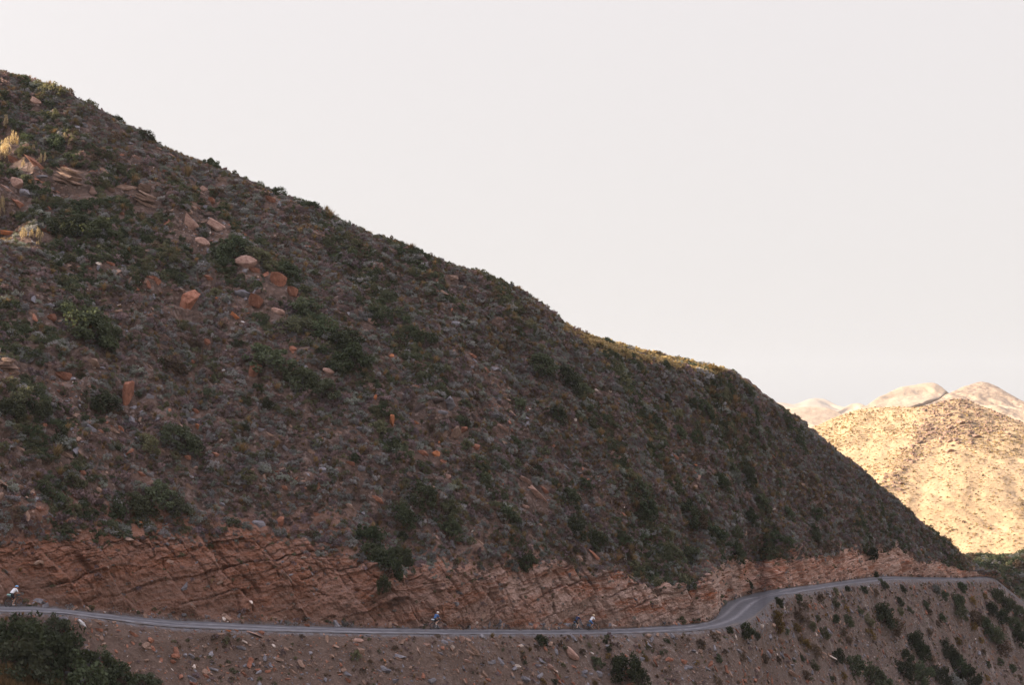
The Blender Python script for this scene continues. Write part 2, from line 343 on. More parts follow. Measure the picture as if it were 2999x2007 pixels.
NR_BELOW, NR_NEAR, NR_ROAD, NR_CLIFF, NR_HILL, NR_BACK = 26, 110, 10, 125, 470, 34
def build_main():
    us = np.concatenate([np.linspace(-1500, -420, 60)[:-1], np.linspace(-420, -60, 90)[:-1], np.linspace(-60, 3060, 1420)[:-1], np.linspace(3060, 3700, 60)])
    U = us[:, None]
    ro, ri, sil = curve_s(RO, us, 6), curve_s(RI, us, 5), curve_s(SIL, us, 9)
    jag = 12 * fbm(us / 90., 0, 0, 3, 5) + 7 * fbm(us / 22., 0, 3, 3, 9)
    ct = curve_s(CT, us, 8) + jag * sstep(2900, 2750, us)
    sil = np.minimum(sil, ct - .6); ct = np.minimum(ct, ri - .8); ri = np.minimum(ri, ro - .5); ct = np.minimum(ct, ri - .3); sil = np.minimum(sil, ct - .3)
    Yro = curve_s(YRO, us, 20)
    tro, tri, tct, tsil = tan_el(ro), tan_el(ri), tan_el(ct), tan_el(sil)
    Yri = Yro * tro / tri
    sc = cut_slope(us)
    Yct = Yri * (sc + tri) / (sc + tct)
    zro, zri, zct = -Yro * tro, -Yri * tri, -Yct * tct
    cols = []
    def put(Y, t, zone): cols.append((Y, t, zone))
    Ys, Ts, Z = [], [], []
    kern = np.exp(-((us[:, None] - us[None, :]) / 150.) ** 2) * np.gradient(us)[None, :]; kern /= kern.sum(1, keepdims=True)
    Ysm = kern @ Yct
    Ysm = Ysm + (Yct - Ysm) * sstep(2450, 2900, us)
    # far below the frame down to the valley floor
    tb = tan_el(2090.) + 0 * us
    tb = np.maximum(tb, tro + .012)
    Yb = Yro * (S_OUT + tro) / (S_OUT + tb)
    zb = -Yb * tb
    Yfloor = np.maximum(Yb + (FLOOR - zb) / S_OUT, 6.0)
    zf = zb - (Yb - Yfloor) * S_OUT
    for i in range(NR_BELOW):
        f = (i / NR_BELOW) ** .6
        Y = Yfloor + (Yb - Yfloor) * f; z = zf + (zb - zf) * f
        Ys.append(Y); Ts.append(-z / Y); Z.append(0 * us + 0)
    for i in range(NR_NEAR):
        f = i / (NR_NEAR - 1)
        t = tb + (tro - tb) * f
        s = S_OUT * (1 + .22 * np.sin(f * math.pi))       # slightly hollow spill slope
        Y = Yro * (s + tro) / (s + t)
        Ys.append(Y); Ts.append(t); Z.append(0 * us + .5 + .5 * f)
    for i in range(1, NR_ROAD + 1):
        f = i / NR_ROAD
        Y = Yro + (Yri - Yro) * f; z = zro + (zri - zro) * f
        Ys.append(Y); Ts.append(-z / Y); Z.append(0 * us + 1 + f)
    for i in range(1, NR_CLIFF + 1):
        f = i / NR_CLIFF
        g = f
        Y = Yri + (Yct - Yri) * g; z = zri + (zct - zri) * (g + .10 * np.sin(g * math.pi))
        Ys.append(Y); Ts.append(-z / Y); Z.append(0 * us + 2 + f)
    Yh = Yct.copy(); qprev = 1 + 0 * us; tp = tct.copy()
    crest_px = 14 * sstep(1600, 1800, us) * sstep(2150, 2060, us) + 5 * sstep(900, 500, us) + 2.5
    for i in range(1, NR_HILL + 1):
        f = (i / NR_HILL)
        t = tct + (tsil - tct) * f
        left_px = (ct - sil) * (1 - f)                      # rows left to the skyline
        s = .92 - .22 * f
        s_flat = .045 - t
        k = sstep(crest_px * 1.25, crest_px * .8, left_px)
        s = s + (s_flat - s) * k
        Yh = Yh * np.exp(-(t - tp) / (s + (t + tp) / 2)); tp = t
        q = 1 + (Ysm / Yct - 1) * sstep(0, .22, f)
        Ys.append(Yh * q); Ts.append(t); Z.append(0 * us + 3 + f)
    Ysil = Ys[-1]; zsil = -Ysil * tsil
    for i in range(1, NR_BACK + 1):
        f = i / NR_BACK
        D = (95 + 115 * sstep(100, 1000, us)) * f ** 1.7
        mass = sstep(1450, 1620, us)  # unseen back of the ridge, raised to shade the valley slope
        z = zsil - D * (np.maximum(tsil, 0) * 1.05 + .06 * mass * (tsil > 0) + .60 * (1 - mass)) + D * np.maximum(-tsil, 0) * .62 * mass - np.maximum(D - 45 - 75 * sstep(100, 1000, us), 0) * .8 - .5 * sstep(0, 3, D)
        Y = Ysil + D
        Ys.append(Y); Ts.append(-z / Y); Z.append(0 * us + 4 + f)
    Y = np.array(Ys).T; T = np.array(Ts).T; Zn = np.array(Z).T
    rib = np.clip((-30 - U) * .0032, 0, 1.1) * sstep(1150, 650, row_of(T)) * (Zn > 3)   # unseen slope past the left edge, cut back to let the sun in
    Y = Y * (1 + rib)
    P = unproj(U + 0 * Y, row_of(T), Y)
    nu, nv = Y.shape
    x, y, z = P[..., 0], P[..., 1], P[..., 2]
    # --- relief
    run = .85 * x + .5 * y
    on_road = (Zn >= .97) & (Zn <= 2.0)
    k_hill = sstep(3.0, 3.05, Zn); k_low = sstep(.98, .90, Zn)
    near = sstep(2900, 2820, U) * 0 + 1
    fall = x * .78 + y * .63            # coordinate across the fall line
    g1 = fbm(fall / 9., z / 34., 0, 3, 31) * 1.25 + fbm(x / 4.2, y / 4.2, z / 4.2, 3, 37) * .42
    g2 = fbm(x / .9, y / .9, z / .9, 3, 41) * .13
    fallw = 0; rocky = sstep(.05, .5, fbm(x / 13., y / 13., z / 13., 3, 77) + .35 * sstep(1100, 200, U))
    step = np.abs((z * .9 + x * .25 + 1.1 * fbm(x / 5., y / 5., z / 5., 3, 55)) % 2.4 - 1.2) * .55 * rocky
    g1 = g1 * (1 - .75 * sstep(3.955, 3.99, Zn) * sstep(1640, 1740, U) * sstep(2200, 2100, U))
    d = k_hill * (g1 + g2 + step * sstep(4.02, 3.98, Zn)) * (1 - .55 * sstep(3.93, 4.0, Zn) * sstep(4.1, 4.0, Zn))
    lump = fbm(fall / 2.6, z / 14., 2, 3, 61) * .58 + fbm(x / .7, y / .7, z / .7, 3, 67) * .10
    d = d + k_low * lump
    rw = row_of(T); kx = sstep(95, 10, U) * sstep(-400, -120, U)
    for r0, u0, wd in ((690, 120, 48), (436, 120, 70), (615, 10, 40)):  # hollows carved so the low sun reaches the pale bushes
        d = d - 2.6 * kx * np.exp(-((rw - (r0 - .37 * (u0 - U))) / wd) ** 2) * (Zn > 3) * (Zn < 4)
    nrm = np.array((.42, -.52, .74)); nrm /= np.linalg.norm(nrm)
    # --- rock cutting: beds, joints and broken blocks
    kc = sstep(2.02, 2.12, Zn) * sstep(3.06, 2.95, Zn)
    wob = fbm(run / 4., z / 2.5, y / 4., 4, 81) * .42
    b = z - .13 * run + wob * .55
    c = run + .55 * z + wob * .9
    def blocks(th, jlo, jhi, amp, crk, sd, w):
        bb, cc = b + w * wob * .4, c + w * wob
        L = np.floor(bb / th); fb = bb / th - L
        jw = jlo + (jhi - jlo) * rnd(L, seed=sd); o = 7 * rnd(L, seed=sd + 1)
        J = np.floor(cc / jw + o); fj = (cc / jw + o) - J
        on = sstep(.35, .6, rnd(L, J, seed=sd + 2)); onb = sstep(.4, .6, rnd(L, J // 3, seed=sd + 3))
        kb, kj = onb * (1 - sstep(0, .11, fb)), on * (1 - sstep(0, .07, fj)) * sstep(.2, .45, fbm(cc, bb, 0, 2, sd + 9) + .5)
        return (rnd(L, J, seed=sd + 4) - .4 + .6 * (rnd(L, seed=sd + 5) - .5)) * amp - crk * np.maximum(kb, kj), np.clip(np.maximum(kb, kj) * 1.4, 0, 1)
    d1, k1 = blocks(2.1, 1.5, 4.6, .95, .45, 3, 1.0); d2_, k2 = blocks(.55, .7, 3.0, .36, .22, 23, 1.6); d3, k3 = blocks(.24, .8, 3.2, .17, .08, 43, 2.2)
    blk = d1 + d2_ + d3; j3 = run + .62 * z + 1.0 * fbm(run / 5., z / 6., 2, 3, 131); J3 = np.floor(j3 / 1.9); f3 = (j3 / 1.9 - J3 - .5 - .3 * (rnd(J3, seed=61) - .5)); k4 = (1 - sstep(.0, .085, np.abs(f3))) * sstep(.35, .6, rnd(J3, np.floor(z / 2.2 + 5 * rnd(J3, seed=62)), seed=63)); crack = -.34 * k4; blk = blk + .32 * (f3 * 2) * (rnd(J3, seed=64) > .3); stain = np.clip(.6 * k1 + .45 * k2 + .25 * k3 + .55 * k4, 0, 1) * (.35 + .65 * sstep(-.3, .4, fbm(run / 3., z / 3., 5, 3, 111)))
    c2 = (run + .60 * z + 1.4 * fbm(run / 7., z / 7., 0, 2, 91)) / 5.2
    f2 = c2 - np.floor(c2)
    but = (f2 * 1.5 - .65) * (.7 + .9 * rnd(np.floor(c2), seed=8)) * sstep(1.0, .9, f2)
    rub = fbm(run / .45, z / .45, y / .45, 3, 95) * .13
    scree = sstep(.55, .15, (Zn - 2) + .22 * fbm(run / 5., 0, 0, 2, 97)) * curve([(0, .9), (900, .7), (1300, .35), (2050, .3), (2120, .25), (2900, .4)], U)
    dc = (blk + crack) * (1 - .85 * scree) + but * .75 + rub
    P = P + (d[..., None] * nrm)
    P = P + (dc * kc)[..., None] * np.array((.40, -.86, .22))
    cliff = sstep(2.0, 2.05, Zn) * sstep(3.09 + .0, 2.98, Zn + .05 * fbm(run / 3., z / 3., 0, 3, 71))
    cliff = np.clip(cliff - .55 * scree * sstep(.6, .2, Zn - 2), 0, 1)
    cliff = np.maximum(cliff, .55 * sstep(.45, .75, fbm(x / 9., y / 9., z / 9., 3, 105)) * sstep(3.25, 3.0, Zn) * k_hill)
    low = sstep(2.0, 1.98, Zn)
    low = np.maximum(low, .8 * scree * sstep(2.5, 2.0, Zn))
    pale = curve([(0, .25), (900, .35), (1250, .8), (1500, 1), (2000, .95), (2120, .9), (2250, .35), (2500, .45), (2620, .7), (2900, .5)], U) + 0 * Y
    me = new_mesh('mountainside', P.reshape(-1, 3), grid_faces(nu, nv), [M['hillside']], True,
                  {'low': low, 'verge': np.maximum(sstep(.972 - .13 * np.exp(-((U - 2225) / 60.) ** 2), .998, Zn) * sstep(2.03, 2.0, Zn), sstep(2.06, 2.0, Zn) * (Zn >= 2)), 'cliff': cliff, 'pale': pale, 'soil': curve([(0, 0), (800, .06), (1500, .32), (2100, .7), (2600, 1)], U) + 0 * Y, 'stain': stain * (1 - .8 * scree)})
    o = link('mountainside', me); tag(o, 'dark shaded scrub covered mountainside above a red rock cutting', 'hillside', kind='structure')
    G = dict(us=us, P=P, Zn=Zn, nu=nu, nv=nv, ro=ro, ri=ri, Yro=Yro, Yri=Yri, tro=tro, tri=tri, zro=zro, zri=zri)
    return G
G = build_main()

# ray casting onto the mountainside
def make_bvh():
    P = G['P'][::2, ::2]; nu, nv = P.shape[:2]
    f = grid_faces(nu, nv)
    return BVHTree.FromPolygons([tuple(v) for v in P.reshape(-1, 3).tolist()], f.tolist())
bvh = make_bvh()
def ray_dir(px, py):
    a = (px - CX) / FPX; b = (CY - py) / FPX
    return Vector((a, cp - b * sp, sp + b * cp)).normalized()
def hit(px, py, tree=None):
    h = (tree or bvh).ray_cast(Vector((0, 0, 0)), ray_dir(px, py))
    return (h[0], h[1]) if h[0] is not None else (None, None)

# ------------------------------------------------------------------ gravel road
def build_road():
    us = np.linspace(-420, 2912, 1500)
    ro, ri = curve_s(RO, us, 6), curve_s(RI, us, 5); ri = np.minimum(ri, ro - .5)
    Yro = curve_s(YRO, us, 20); tro, tri = tan_el(ro), tan_el(ri); Yri = Yro * tro / tri
    A = unproj(us, ro, Yro); B = unproj(us, ri, Yri)
    n = 41
    f = np.linspace(-.0, 1.0, n)
    wdt = np.linalg.norm(B - A, axis=1)
    P = A[:, None] * (1 - f)[None, :, None] + B[:, None] * f[None, :, None]
    # two wheel tracks 1.6 m apart along a centreline
    cl = [(u, (a_ + b_) / 2) for u, a_, b_ in zip(us, ro, ri) if u < 1930 or u > 2420][::12] + [(2010, 1842), (2060, 1836), (2105, 1824), (2138, 1808), (2158, 1790), (2172, 1775), (2195, 1762), (2225, 1752), (2262, 1743), (2310, 1734), (2360, 1726)]
    cl = np.array(sorted(cl)); q = np.interp(np.linspace(0, 1, 900), np.linspace(0, 1, len(cl)), cl[:, 0]), np.interp(np.linspace(0, 1, 900), np.linspace(0, 1, len(cl)), cl[:, 1])
    k_ = np.ones(9) / 9; qx, qy = np.convolve(q[0], k_, 'valid'), np.convolve(q[1], k_, 'valid')
    zr = -np.interp(qx, us, Yro * tro); L_ = unproj(qx, qy, -zr / tan_el(qy))[:, :2]
    D = np.full(P.shape[:2], 1e9)
    for i0 in range(0, len(us), 100):
        blk_ = P[i0:i0 + 100, :, :2]; seg = L_[np.abs(qx - us[i0:i0 + 100].mean()) < 420]
        D[i0:i0 + 100] = np.sqrt(((blk_[:, :, None] - seg[None, None]) ** 2).sum(-1)).min(-1)
    wob_ = .12 * vnoise(us[:, None] / 60., 0, 0, 4)
    tr = np.exp(-((D - .82 + wob_) / .27) ** 2) * (.7 + .3 * vnoise(us[:, None] / 25., f[None] * 3, 0, 3))
    ed = np.maximum(sstep(.12, .0, f)[None] + 0 * D, sstep(.95, 1.0, f)[None] * .7)
    ed = np.clip(ed + .75 * vnoise(us[:, None] / 25., f[None] * 5, 1, 5) * (ed > .02), 0, 1)
    P[..., 2] += .05 - .05 * tr + .03 * vnoise(P[..., 0] * 1.3, P[..., 1] * 1.3, 0, 8)
    me = new_mesh('gravel_road', P.reshape(-1, 3), grid_faces(len(us), n), [M['road']], True, {'track': tr, 'edge': ed})
    tag(link('gravel_road', me), 'narrow grey gravel road with pale wheel tracks', 'road', kind='structure')
build_road()

# ------------------------------------------------------------------ hills beyond
def hill_mesh(name, crest, px0, px1, nu, Yb, slope, base_row, mat, relief=1.0, wave=40., back=150., spur=None, nrow=160, seed=0, fallx=(-.3, -.6, .74), rockf=None, kind='structure', label=None, cat=None, base_z=None):
    us = np.linspace(px0, px1, nu); U = us[:, None]
    cr = curve_s(crest, us, 10); tc = tan_el(cr); tb = tan_el(base_row) + 0 * us
    Yb_ = Yb(us) if callable(Yb) else Yb + 0 * us
    Ys, Ts, F = [], [], []
    z0 = -Yb_ * tb
    for i in range(12):        # run down to the valley floor
        f = i / 12; z = FLOOR - 4 + (z0 - FLOOR + 4) * f; Y = Yb_ - (z0 - z) / max(slope, .3)
        Ys.append(Y); Ts.append(-z / Y); F.append(0 * us)
    for i in range(nrow + 1):
        f = i / nrow; t = tb + (tc - tb) * f; s = slope * (1.2 - .4 * f)
        Ys.append(Yb_ * (s + tb) / (s + t)); Ts.append(t); F.append(f + 0 * us)
    Ysil = Ys[-1]; zs = -Ysil * tc
    for i in range(1, 15):
        D = back * (i / 14) ** 1.5; z = zs - D * (np.maximum(tc, 0) + .12) - D * D / back * .25
        Ys.append(Ysil + D); Ts.append(-z / (Ysil + D)); F.append(1 + i / 14 + 0 * us)
    Y = np.array(Ys).T; T = np.array(Ts).T; F = np.array(F).T
    if spur is not None: Y = Y * (1 + spur(U, row_of(T), F))
    P = unproj(U + 0 * Y, row_of(T), Y)
    x, y, z = P[..., 0], P[..., 1], P[..., 2]
    d = relief * (fbm(x / (wave * 1.6), y / wave, z / wave, 4, seed + 11) + .45 * fbm((x * .8 - y * .3) / (wave * .35), z / (wave * 1.2), 0, 3, seed + 13))
    rdg = np.abs(fbm((x + .35 * y) / (wave * .55), z / (wave * .9), 0, 3, seed + 29)); d = d - relief * .26 * sstep(.35, 0., rdg) + relief * .12 * fbm(x / (wave * .1), y / (wave * .1), z / (wave * .1), 3, seed + 31)
    d = d * (1 - .6 * sstep(.9, 1, F))
    P = P + d[..., None] * np.array(fallx)
    rk = rockf(U, row_of(T), F) if rockf is not None else 0 * Y
    me = new_mesh(name, P.reshape(-1, 3), grid_faces(nu, Y.shape[1]), [mat], True, {'rock': rk + 0 * Y})
    o = link(name, me); tag(o, label, cat, kind=kind)
    return P
D_ = lambda l: [(x * S_, y * S_) for x, y in l]
def seg_dist(U, Rw, line):
    """signed horizontal distance in photo pixels from a ridge line given as (x,y) down the rows"""
    l = np.array(sorted([(y, x) for x, y in line])); return U - np.interp(Rw, l[:, 0], l[:, 1])
RIDGE = D_([(2185, 917), (2140, 940), (2115, 985), (2085, 1045), (2050, 1100), (2020, 1140), (1990, 1180), (1960, 1230)])
def dome_spur(U, Rw, F):
    s = seg_dist(U, Rw, RIDGE)
    a = np.where(s < 0, np.minimum(-s * .00020, .10), np.maximum(-s * .00008, -.055))
    return a * sstep(1.35, 1.0, F) + .0012 * np.sin(s / 55.)
def dome_rock_shade(U, Rw, F):
    s = seg_dist(U, Rw, RIDGE)
    band = np.exp(-(s / 38.) ** 2) * .9 + np.exp(-((s - 70) / 80.) ** 2) * sstep(1420, 1200, Rw)
    top = sstep(1330, 1190, Rw) * sstep(-30, 30, s)  # dark tone also paints the shade right of the peak
    return np.clip(band * .8 + top, 0, 1)
CREST1 = [(2000, 1240)] + D_([(1800, 1000), (1850, 984), (1900, 957), (1960, 937), (2020, 929), (2100, 931), (2135, 925), (2160, 916), (2190, 912), (2215, 917), (2260, 933), (2300, 949), (2343, 966)]) + [(3300, 1300), (3800, 1390)]
P1 = hill_mesh('sunlit_hill', CREST1, 2150, 3800, 620, 540, .50, 1690, M['near_hill'], 2.2, 45, 260, dome_spur, 260, 100, rockf=dome_rock_shade, label='sunlit rounded hill dotted with scrub and dark rocks', cat='hill')
hill_mesh('pyramid_hill', D_([(2050, 960), (2110, 931), (2165, 903), (2205, 884), (2250, 872), (2285, 884), (2310, 902), (2343, 919), (2500, 980)]), 2600, 3300, 260, 1250, .38, 1330, M['far_hill'], 8, 110, 400, None, 90, 200, rockf=lambda U, Rw, F: sstep(.5, 1, F) * .8, label='pointed hazy hill behind the rounded sunlit hill', cat='hill')
def plateau_spur(U, Rw, F):
    l = np.array(D_([(2040, 948), (2075, 931), (2110, 922), (2135, 908), (2168, 894)]))
    edge = np.interp(U, l[:, 0], l[:, 1]); return sstep(-4, 16, Rw - edge) * sstep(2040 * S_, 2080 * S_, U) * .055
hill_mesh('plateau_hill', D_([(1900, 985), (1950, 948), (1985, 925), (2010, 906), (2060, 886), (2120, 876), (2146, 877), (2158, 888), (2172, 898), (2230, 935), (2300, 960)]), 2420, 3000, 260, 1900, .36, 1300, M['far_hill'], 9, 150, 700, plateau_spur, 110, 300, label='hazy flat topped hill with a shaded cliff end', cat='hill')
hill_mesh('small_cone_hill', D_([(1850, 965), (1895, 950), (1915, 940), (1935, 927), (1955, 921), (1975, 925), (2000, 938), (2060, 965)]), 2340, 2680, 140, 3200, .35, 1270, M['far_hill'], 12, 200, 700, None, 60, 400, label='small pinkish hill left of the plateau hill', cat='hill')
hill_mesh('low_plateau', D_([(1740, 950), (1790, 938), (1830, 932), (1870, 931), (1900, 934), (1915, 942), (1935, 950), (2000, 975)]), 2150, 2600, 200, 2400, .30, 1290, M['far_hill'], 8, 150, 500, None, 60, 500, label='low hazy plateau just above the mountainside edge', cat='hill')
hill_mesh('shaded_knoll', D_([(1780, 985), (1810, 968), (1830, 964), (1850, 967), (1872, 973), (1900, 990)]), 2250, 2480, 100, 1500, .35, 1290, M['far_hill'], 4, 60, 300, None, 40, 600, label='little knoll in blue shade behind the mountainside', cat='hill')
hill_mesh('distant_mountains', D_([(1500, 930), (1700, 925), (1760, 918), (1790, 921), (1820, 926), (1850, 914), (1875, 909), (1900, 917), (1920, 928), (1990, 930), (2100, 935), (2500, 930)]), 1900, 3300, 240, 7000, .35, 1255, M['far_hill'], 30, 500, 2500, None, 50, 700, label='faint distant mountains in thick haze', cat='mountains')
SPUR_CREST = [(2600, 1640), (2740, 1632), (2843, 1630), (2914, 1634), (2960, 1631), (2999, 1625), (3150, 1600), (3500, 1500)]
P2 = hill_mesh('valley_slope', SPUR_CREST, 2600, 3600, 320, 370, .50, 1790, M['spur'], .9, 9, 60, None, 130, 800, (-.3, -.5, .8), label='shaded scrubby valley slope below the sunlit hill', cat='hillside')

# the ground: valley floor, and an unseen slope behind the camera, raised to darken the left
def build_ground():
    r = np.concatenate([np.linspace(2, 120, 60), np.geomspace(125, 9000, 60)]); a = np.linspace(0, 2 * math.pi, 181)
    Rr, A = np.meshgrid(r, a, indexing='ij'); x = Rr * np.sin(A); y = Rr * np.cos(A)
    z = FLOOR - 1.5 + 2.5 * fbm(x / 160., y / 160., 0, 3, 900) * sstep(60, 400, Rr)
    back = sstep(25, 330, -(y - 10) + 1.0 * np.maximum(-x - 20, 0) * sstep(75, -20, y)) * sstep(2500, 700, Rr)
    rise = np.maximum(back * 200 * (.35 + .65 * sstep(60, -140, x)) + 6 * fbm(x / 50., y / 50., 0, 3, 901) * sstep(.05, .3, back), 0)
    z = z + rise
    P = np.stack([x, y, z], -1)
    me = new_mesh('ground', P.reshape(-1, 3), grid_faces(len(r), len(a)), [M['plain']], True)
    tag(link('ground', me), 'stony valley floor', 'ground', kind='structure')
build_ground()

# ------------------------------------------------------------------ plants: mesh kinds
def rand_dirs(n):
    v = rng.normal(size=(n, 3)); return v / np.linalg.norm(v, axis=1, keepdims=True)
def leaf_cloud(name, mat, clumps, per, leaf, seed, low=0.0, spread=.26, tall=1.0, shell=.78, narrow=1.0):
    """unit dome (radius 1, height 1) of separate little leaves gathered into uneven clumps"""
    g = np.random.default_rng(seed)
    d = g.normal(size=(clumps, 3)); d[:, 2] = np.abs(d[:, 2]) * 1.1 - low; d /= np.linalg.norm(d, axis=1, keepdims=True)
    rad = (shell * g.uniform(.45, 1.0, clumps) ** .5)
    rad *= 1 + .22 * np.sin(d[:, 0] * 5 + seed) * np.cos(d[:, 1] * 4)
    cc = d * rad[:, None]
    sz = spread * g.uniform(.55, 1.25, clumps)
    ctone = g.uniform(0, 1, clumps)
    ci = np.repeat(np.arange(clumps), per)
    off = g.normal(size=(len(ci), 3)); off *= (g.uniform(.2, 1, len(ci)) ** .5 / np.linalg.norm(off, axis=1))[:, None]
    c = cc[ci] + off * sz[ci][:, None] * np.array((1, 1, tall))
    c[:, 2] = np.maximum(c[:, 2], -.06) ; c[:, :2] *= narrow
    n = len(c)
    L = leaf * g.uniform(.6, 1.5, n)[:, None]
    a = g.normal(size=(n, 3)); a /= np.linalg.norm(a, axis=1, keepdims=True)
    a[:, 2] += .25
    b = np.cross(a, g.normal(size=(n, 3))); b /= np.linalg.norm(b, axis=1, keepdims=True)
    v = np.stack([c - b * L * .42, c + a * L * .5 + b * L * .05, c + b * L * .42, c - a * L * .55], 1).reshape(-1, 3)
    f = np.arange(4 * n).reshape(-1, 4)
    tone = np.clip(.62 * ctone[ci] + .5 * g.uniform(0, 1, n) - .05, 0, 1)
    return new_mesh(name, v, f, [mat], False, {'tone': np.repeat(tone, 4)})
def tuft(name, mat, blades, seed, w=.035, splay=.75):
    g = np.random.default_rng(seed)
    a = g.uniform(0, 2 * math.pi, blades); s = g.uniform(.05, splay, blades); h = g.uniform(.5, 1, blades)
    base = np.stack([np.cos(a) * .16 * g.uniform(0, 1, blades), np.sin(a) * .16 * g.uniform(0, 1, blades), -.05 + 0 * a], 1)
    tip = np.stack([np.cos(a) * s, np.sin(a) * s, h], 1); mid = (base + tip) / 2 + np.array((0, 0, .12))
    side = np.stack([-np.sin(a), np.cos(a), 0 * a], 1) * w
    v = np.stack([base - side, base + side, mid + side, mid - side, mid - side, mid + side, tip + side * .2, tip - side * .2], 1).reshape(-1, 3)
    f = np.arange(len(v)).reshape(-1, 4)
    return new_mesh(name, v, f, [mat], False, {'tone': np.repeat(g.uniform(0, 1, blades), 8)})
def stem_mesh(name, seed, n=7):
    g = np.random.default_rng(seed); V, F = [], []
    for k in range(n):
        a = g.uniform(0, 2 * math.pi); p = np.array((0, 0, -.25)); d = np.array((math.cos(a) * .45, math.sin(a) * .45, .75)); r = .055
        rings = []
        for j in range(5):
            ang = np.arange(5) * 2 * math.pi / 5
            rings.append(len(V)); V += [p + r * np.array((math.cos(t), math.sin(t), 0)) for t in ang]
            p = p + d * .24 + g.normal(size=3) * .04; r *= .68
        for j in range(4):
            for i in range(5):
                F.append((rings[j] + i, rings[j] + (i + 1) % 5, rings[j + 1] + (i + 1) % 5, rings[j + 1] + i))
    return new_mesh(name, V, F, [M['wood']], True)

# ------------------------------------------------------------------ rocks: mesh kinds
def hull_rock(bm, g, size, npts=14, off=(0, 0, 0), rotz=0.0, tilt=(0, 0), roundness=.0):
    pts = []
    for k in range(npts):
        v = g.normal(size=3); v /= np.abs(v).max() ** (1 - roundness) * np.linalg.norm(v) ** roundness
        v *= g.uniform(.78, 1.0)
        v = Euler((tilt[0], tilt[1], rotz)).to_matrix() @ Vector((v[0] * size[0] / 2, v[1] * size[1] / 2, v[2] * size[2] / 2))
        pts.append(bm.verts.new(v + Vector(off)))
    bmesh.ops.convex_hull(bm, input=pts, use_existing_faces=False)
    loose = [v for v in bm.verts if not v.link_faces]
    bmesh.ops.delete(bm, geom=loose, context='VERTS')
def finish_rock(bm, g, name, mat, bevel=.05, cuts=2, amp=.03):
    bmesh.ops.dissolve_limit(bm, angle_limit=R(14), verts=bm.verts, edges=bm.edges)
    bmesh.ops.bevel(bm, geom=list(bm.edges), offset=bevel, segments=1, affect='EDGES', clamp_overlap=True)
    bmesh.ops.triangulate(bm, faces=bm.faces)
    for _ in range(cuts): bmesh.ops.subdivide_edges(bm, edges=bm.edges, cuts=1, use_grid_fill=True)
    bmesh.ops.recalc_face_normals(bm, faces=bm.faces)
    bm.normal_update()
    co = np.array([v.co for v in bm.verts]); s = g.integers(1, 9999)
    nn = fbm(co[:, 0] * 2.2, co[:, 1] * 2.2, co[:, 2] * 2.2, 4, int(s)) * amp * 1.6 + fbm(co[:, 0] * 9, co[:, 1] * 9, co[:, 2] * 9, 2, int(s) + 3) * amp * .5
    for v, d in zip(bm.verts, nn): v.co += v.normal * d
    me = bpy.data.meshes.new(name); bm.to_mesh(me); bm.free(); me.materials.append(mat)
    return me
def rock_mesh(name, mat, seed, shape='block', cuts=2):
    g = np.random.default_rng(seed); bm = bmesh.new()
    if shape == 'block': hull_rock(bm, g, (2, 1.7, 1.9), 16)
    elif shape == 'slab': hull_rock(bm, g, (2, 1.4, 1.8), 12)
    elif shape == 'tall': hull_rock(bm, g, (2, 1.8, 1.95), 44)
    elif shape == 'round': hull_rock(bm, g, (2, 1.8, 1.9), 40, roundness=.75)
    return finish_rock(bm, g, name, mat, .03 if shape != 'round' else .12, cuts, .04)
def outcrop_mesh(name, mat, seed, n=6):
    g = np.random.default_rng(seed); bm = bmesh.new()
    for k in range(n):
        zz = -1 + 2 * (k + .5) / n; wdt = 1.0 - .35 * abs(zz) + g.uniform(-.15, .1)
        hull_rock(bm, g, (2 * wdt, 1.5 * wdt, 2.7 / n), 14, (g.uniform(-.12, .12), g.uniform(-.15, .15), zz), g.uniform(-.3, .3), (g.uniform(-.08, .08), g.uniform(-.06, .06)))
    return finish_rock(bm, g, name, mat, .03, 2, .03)

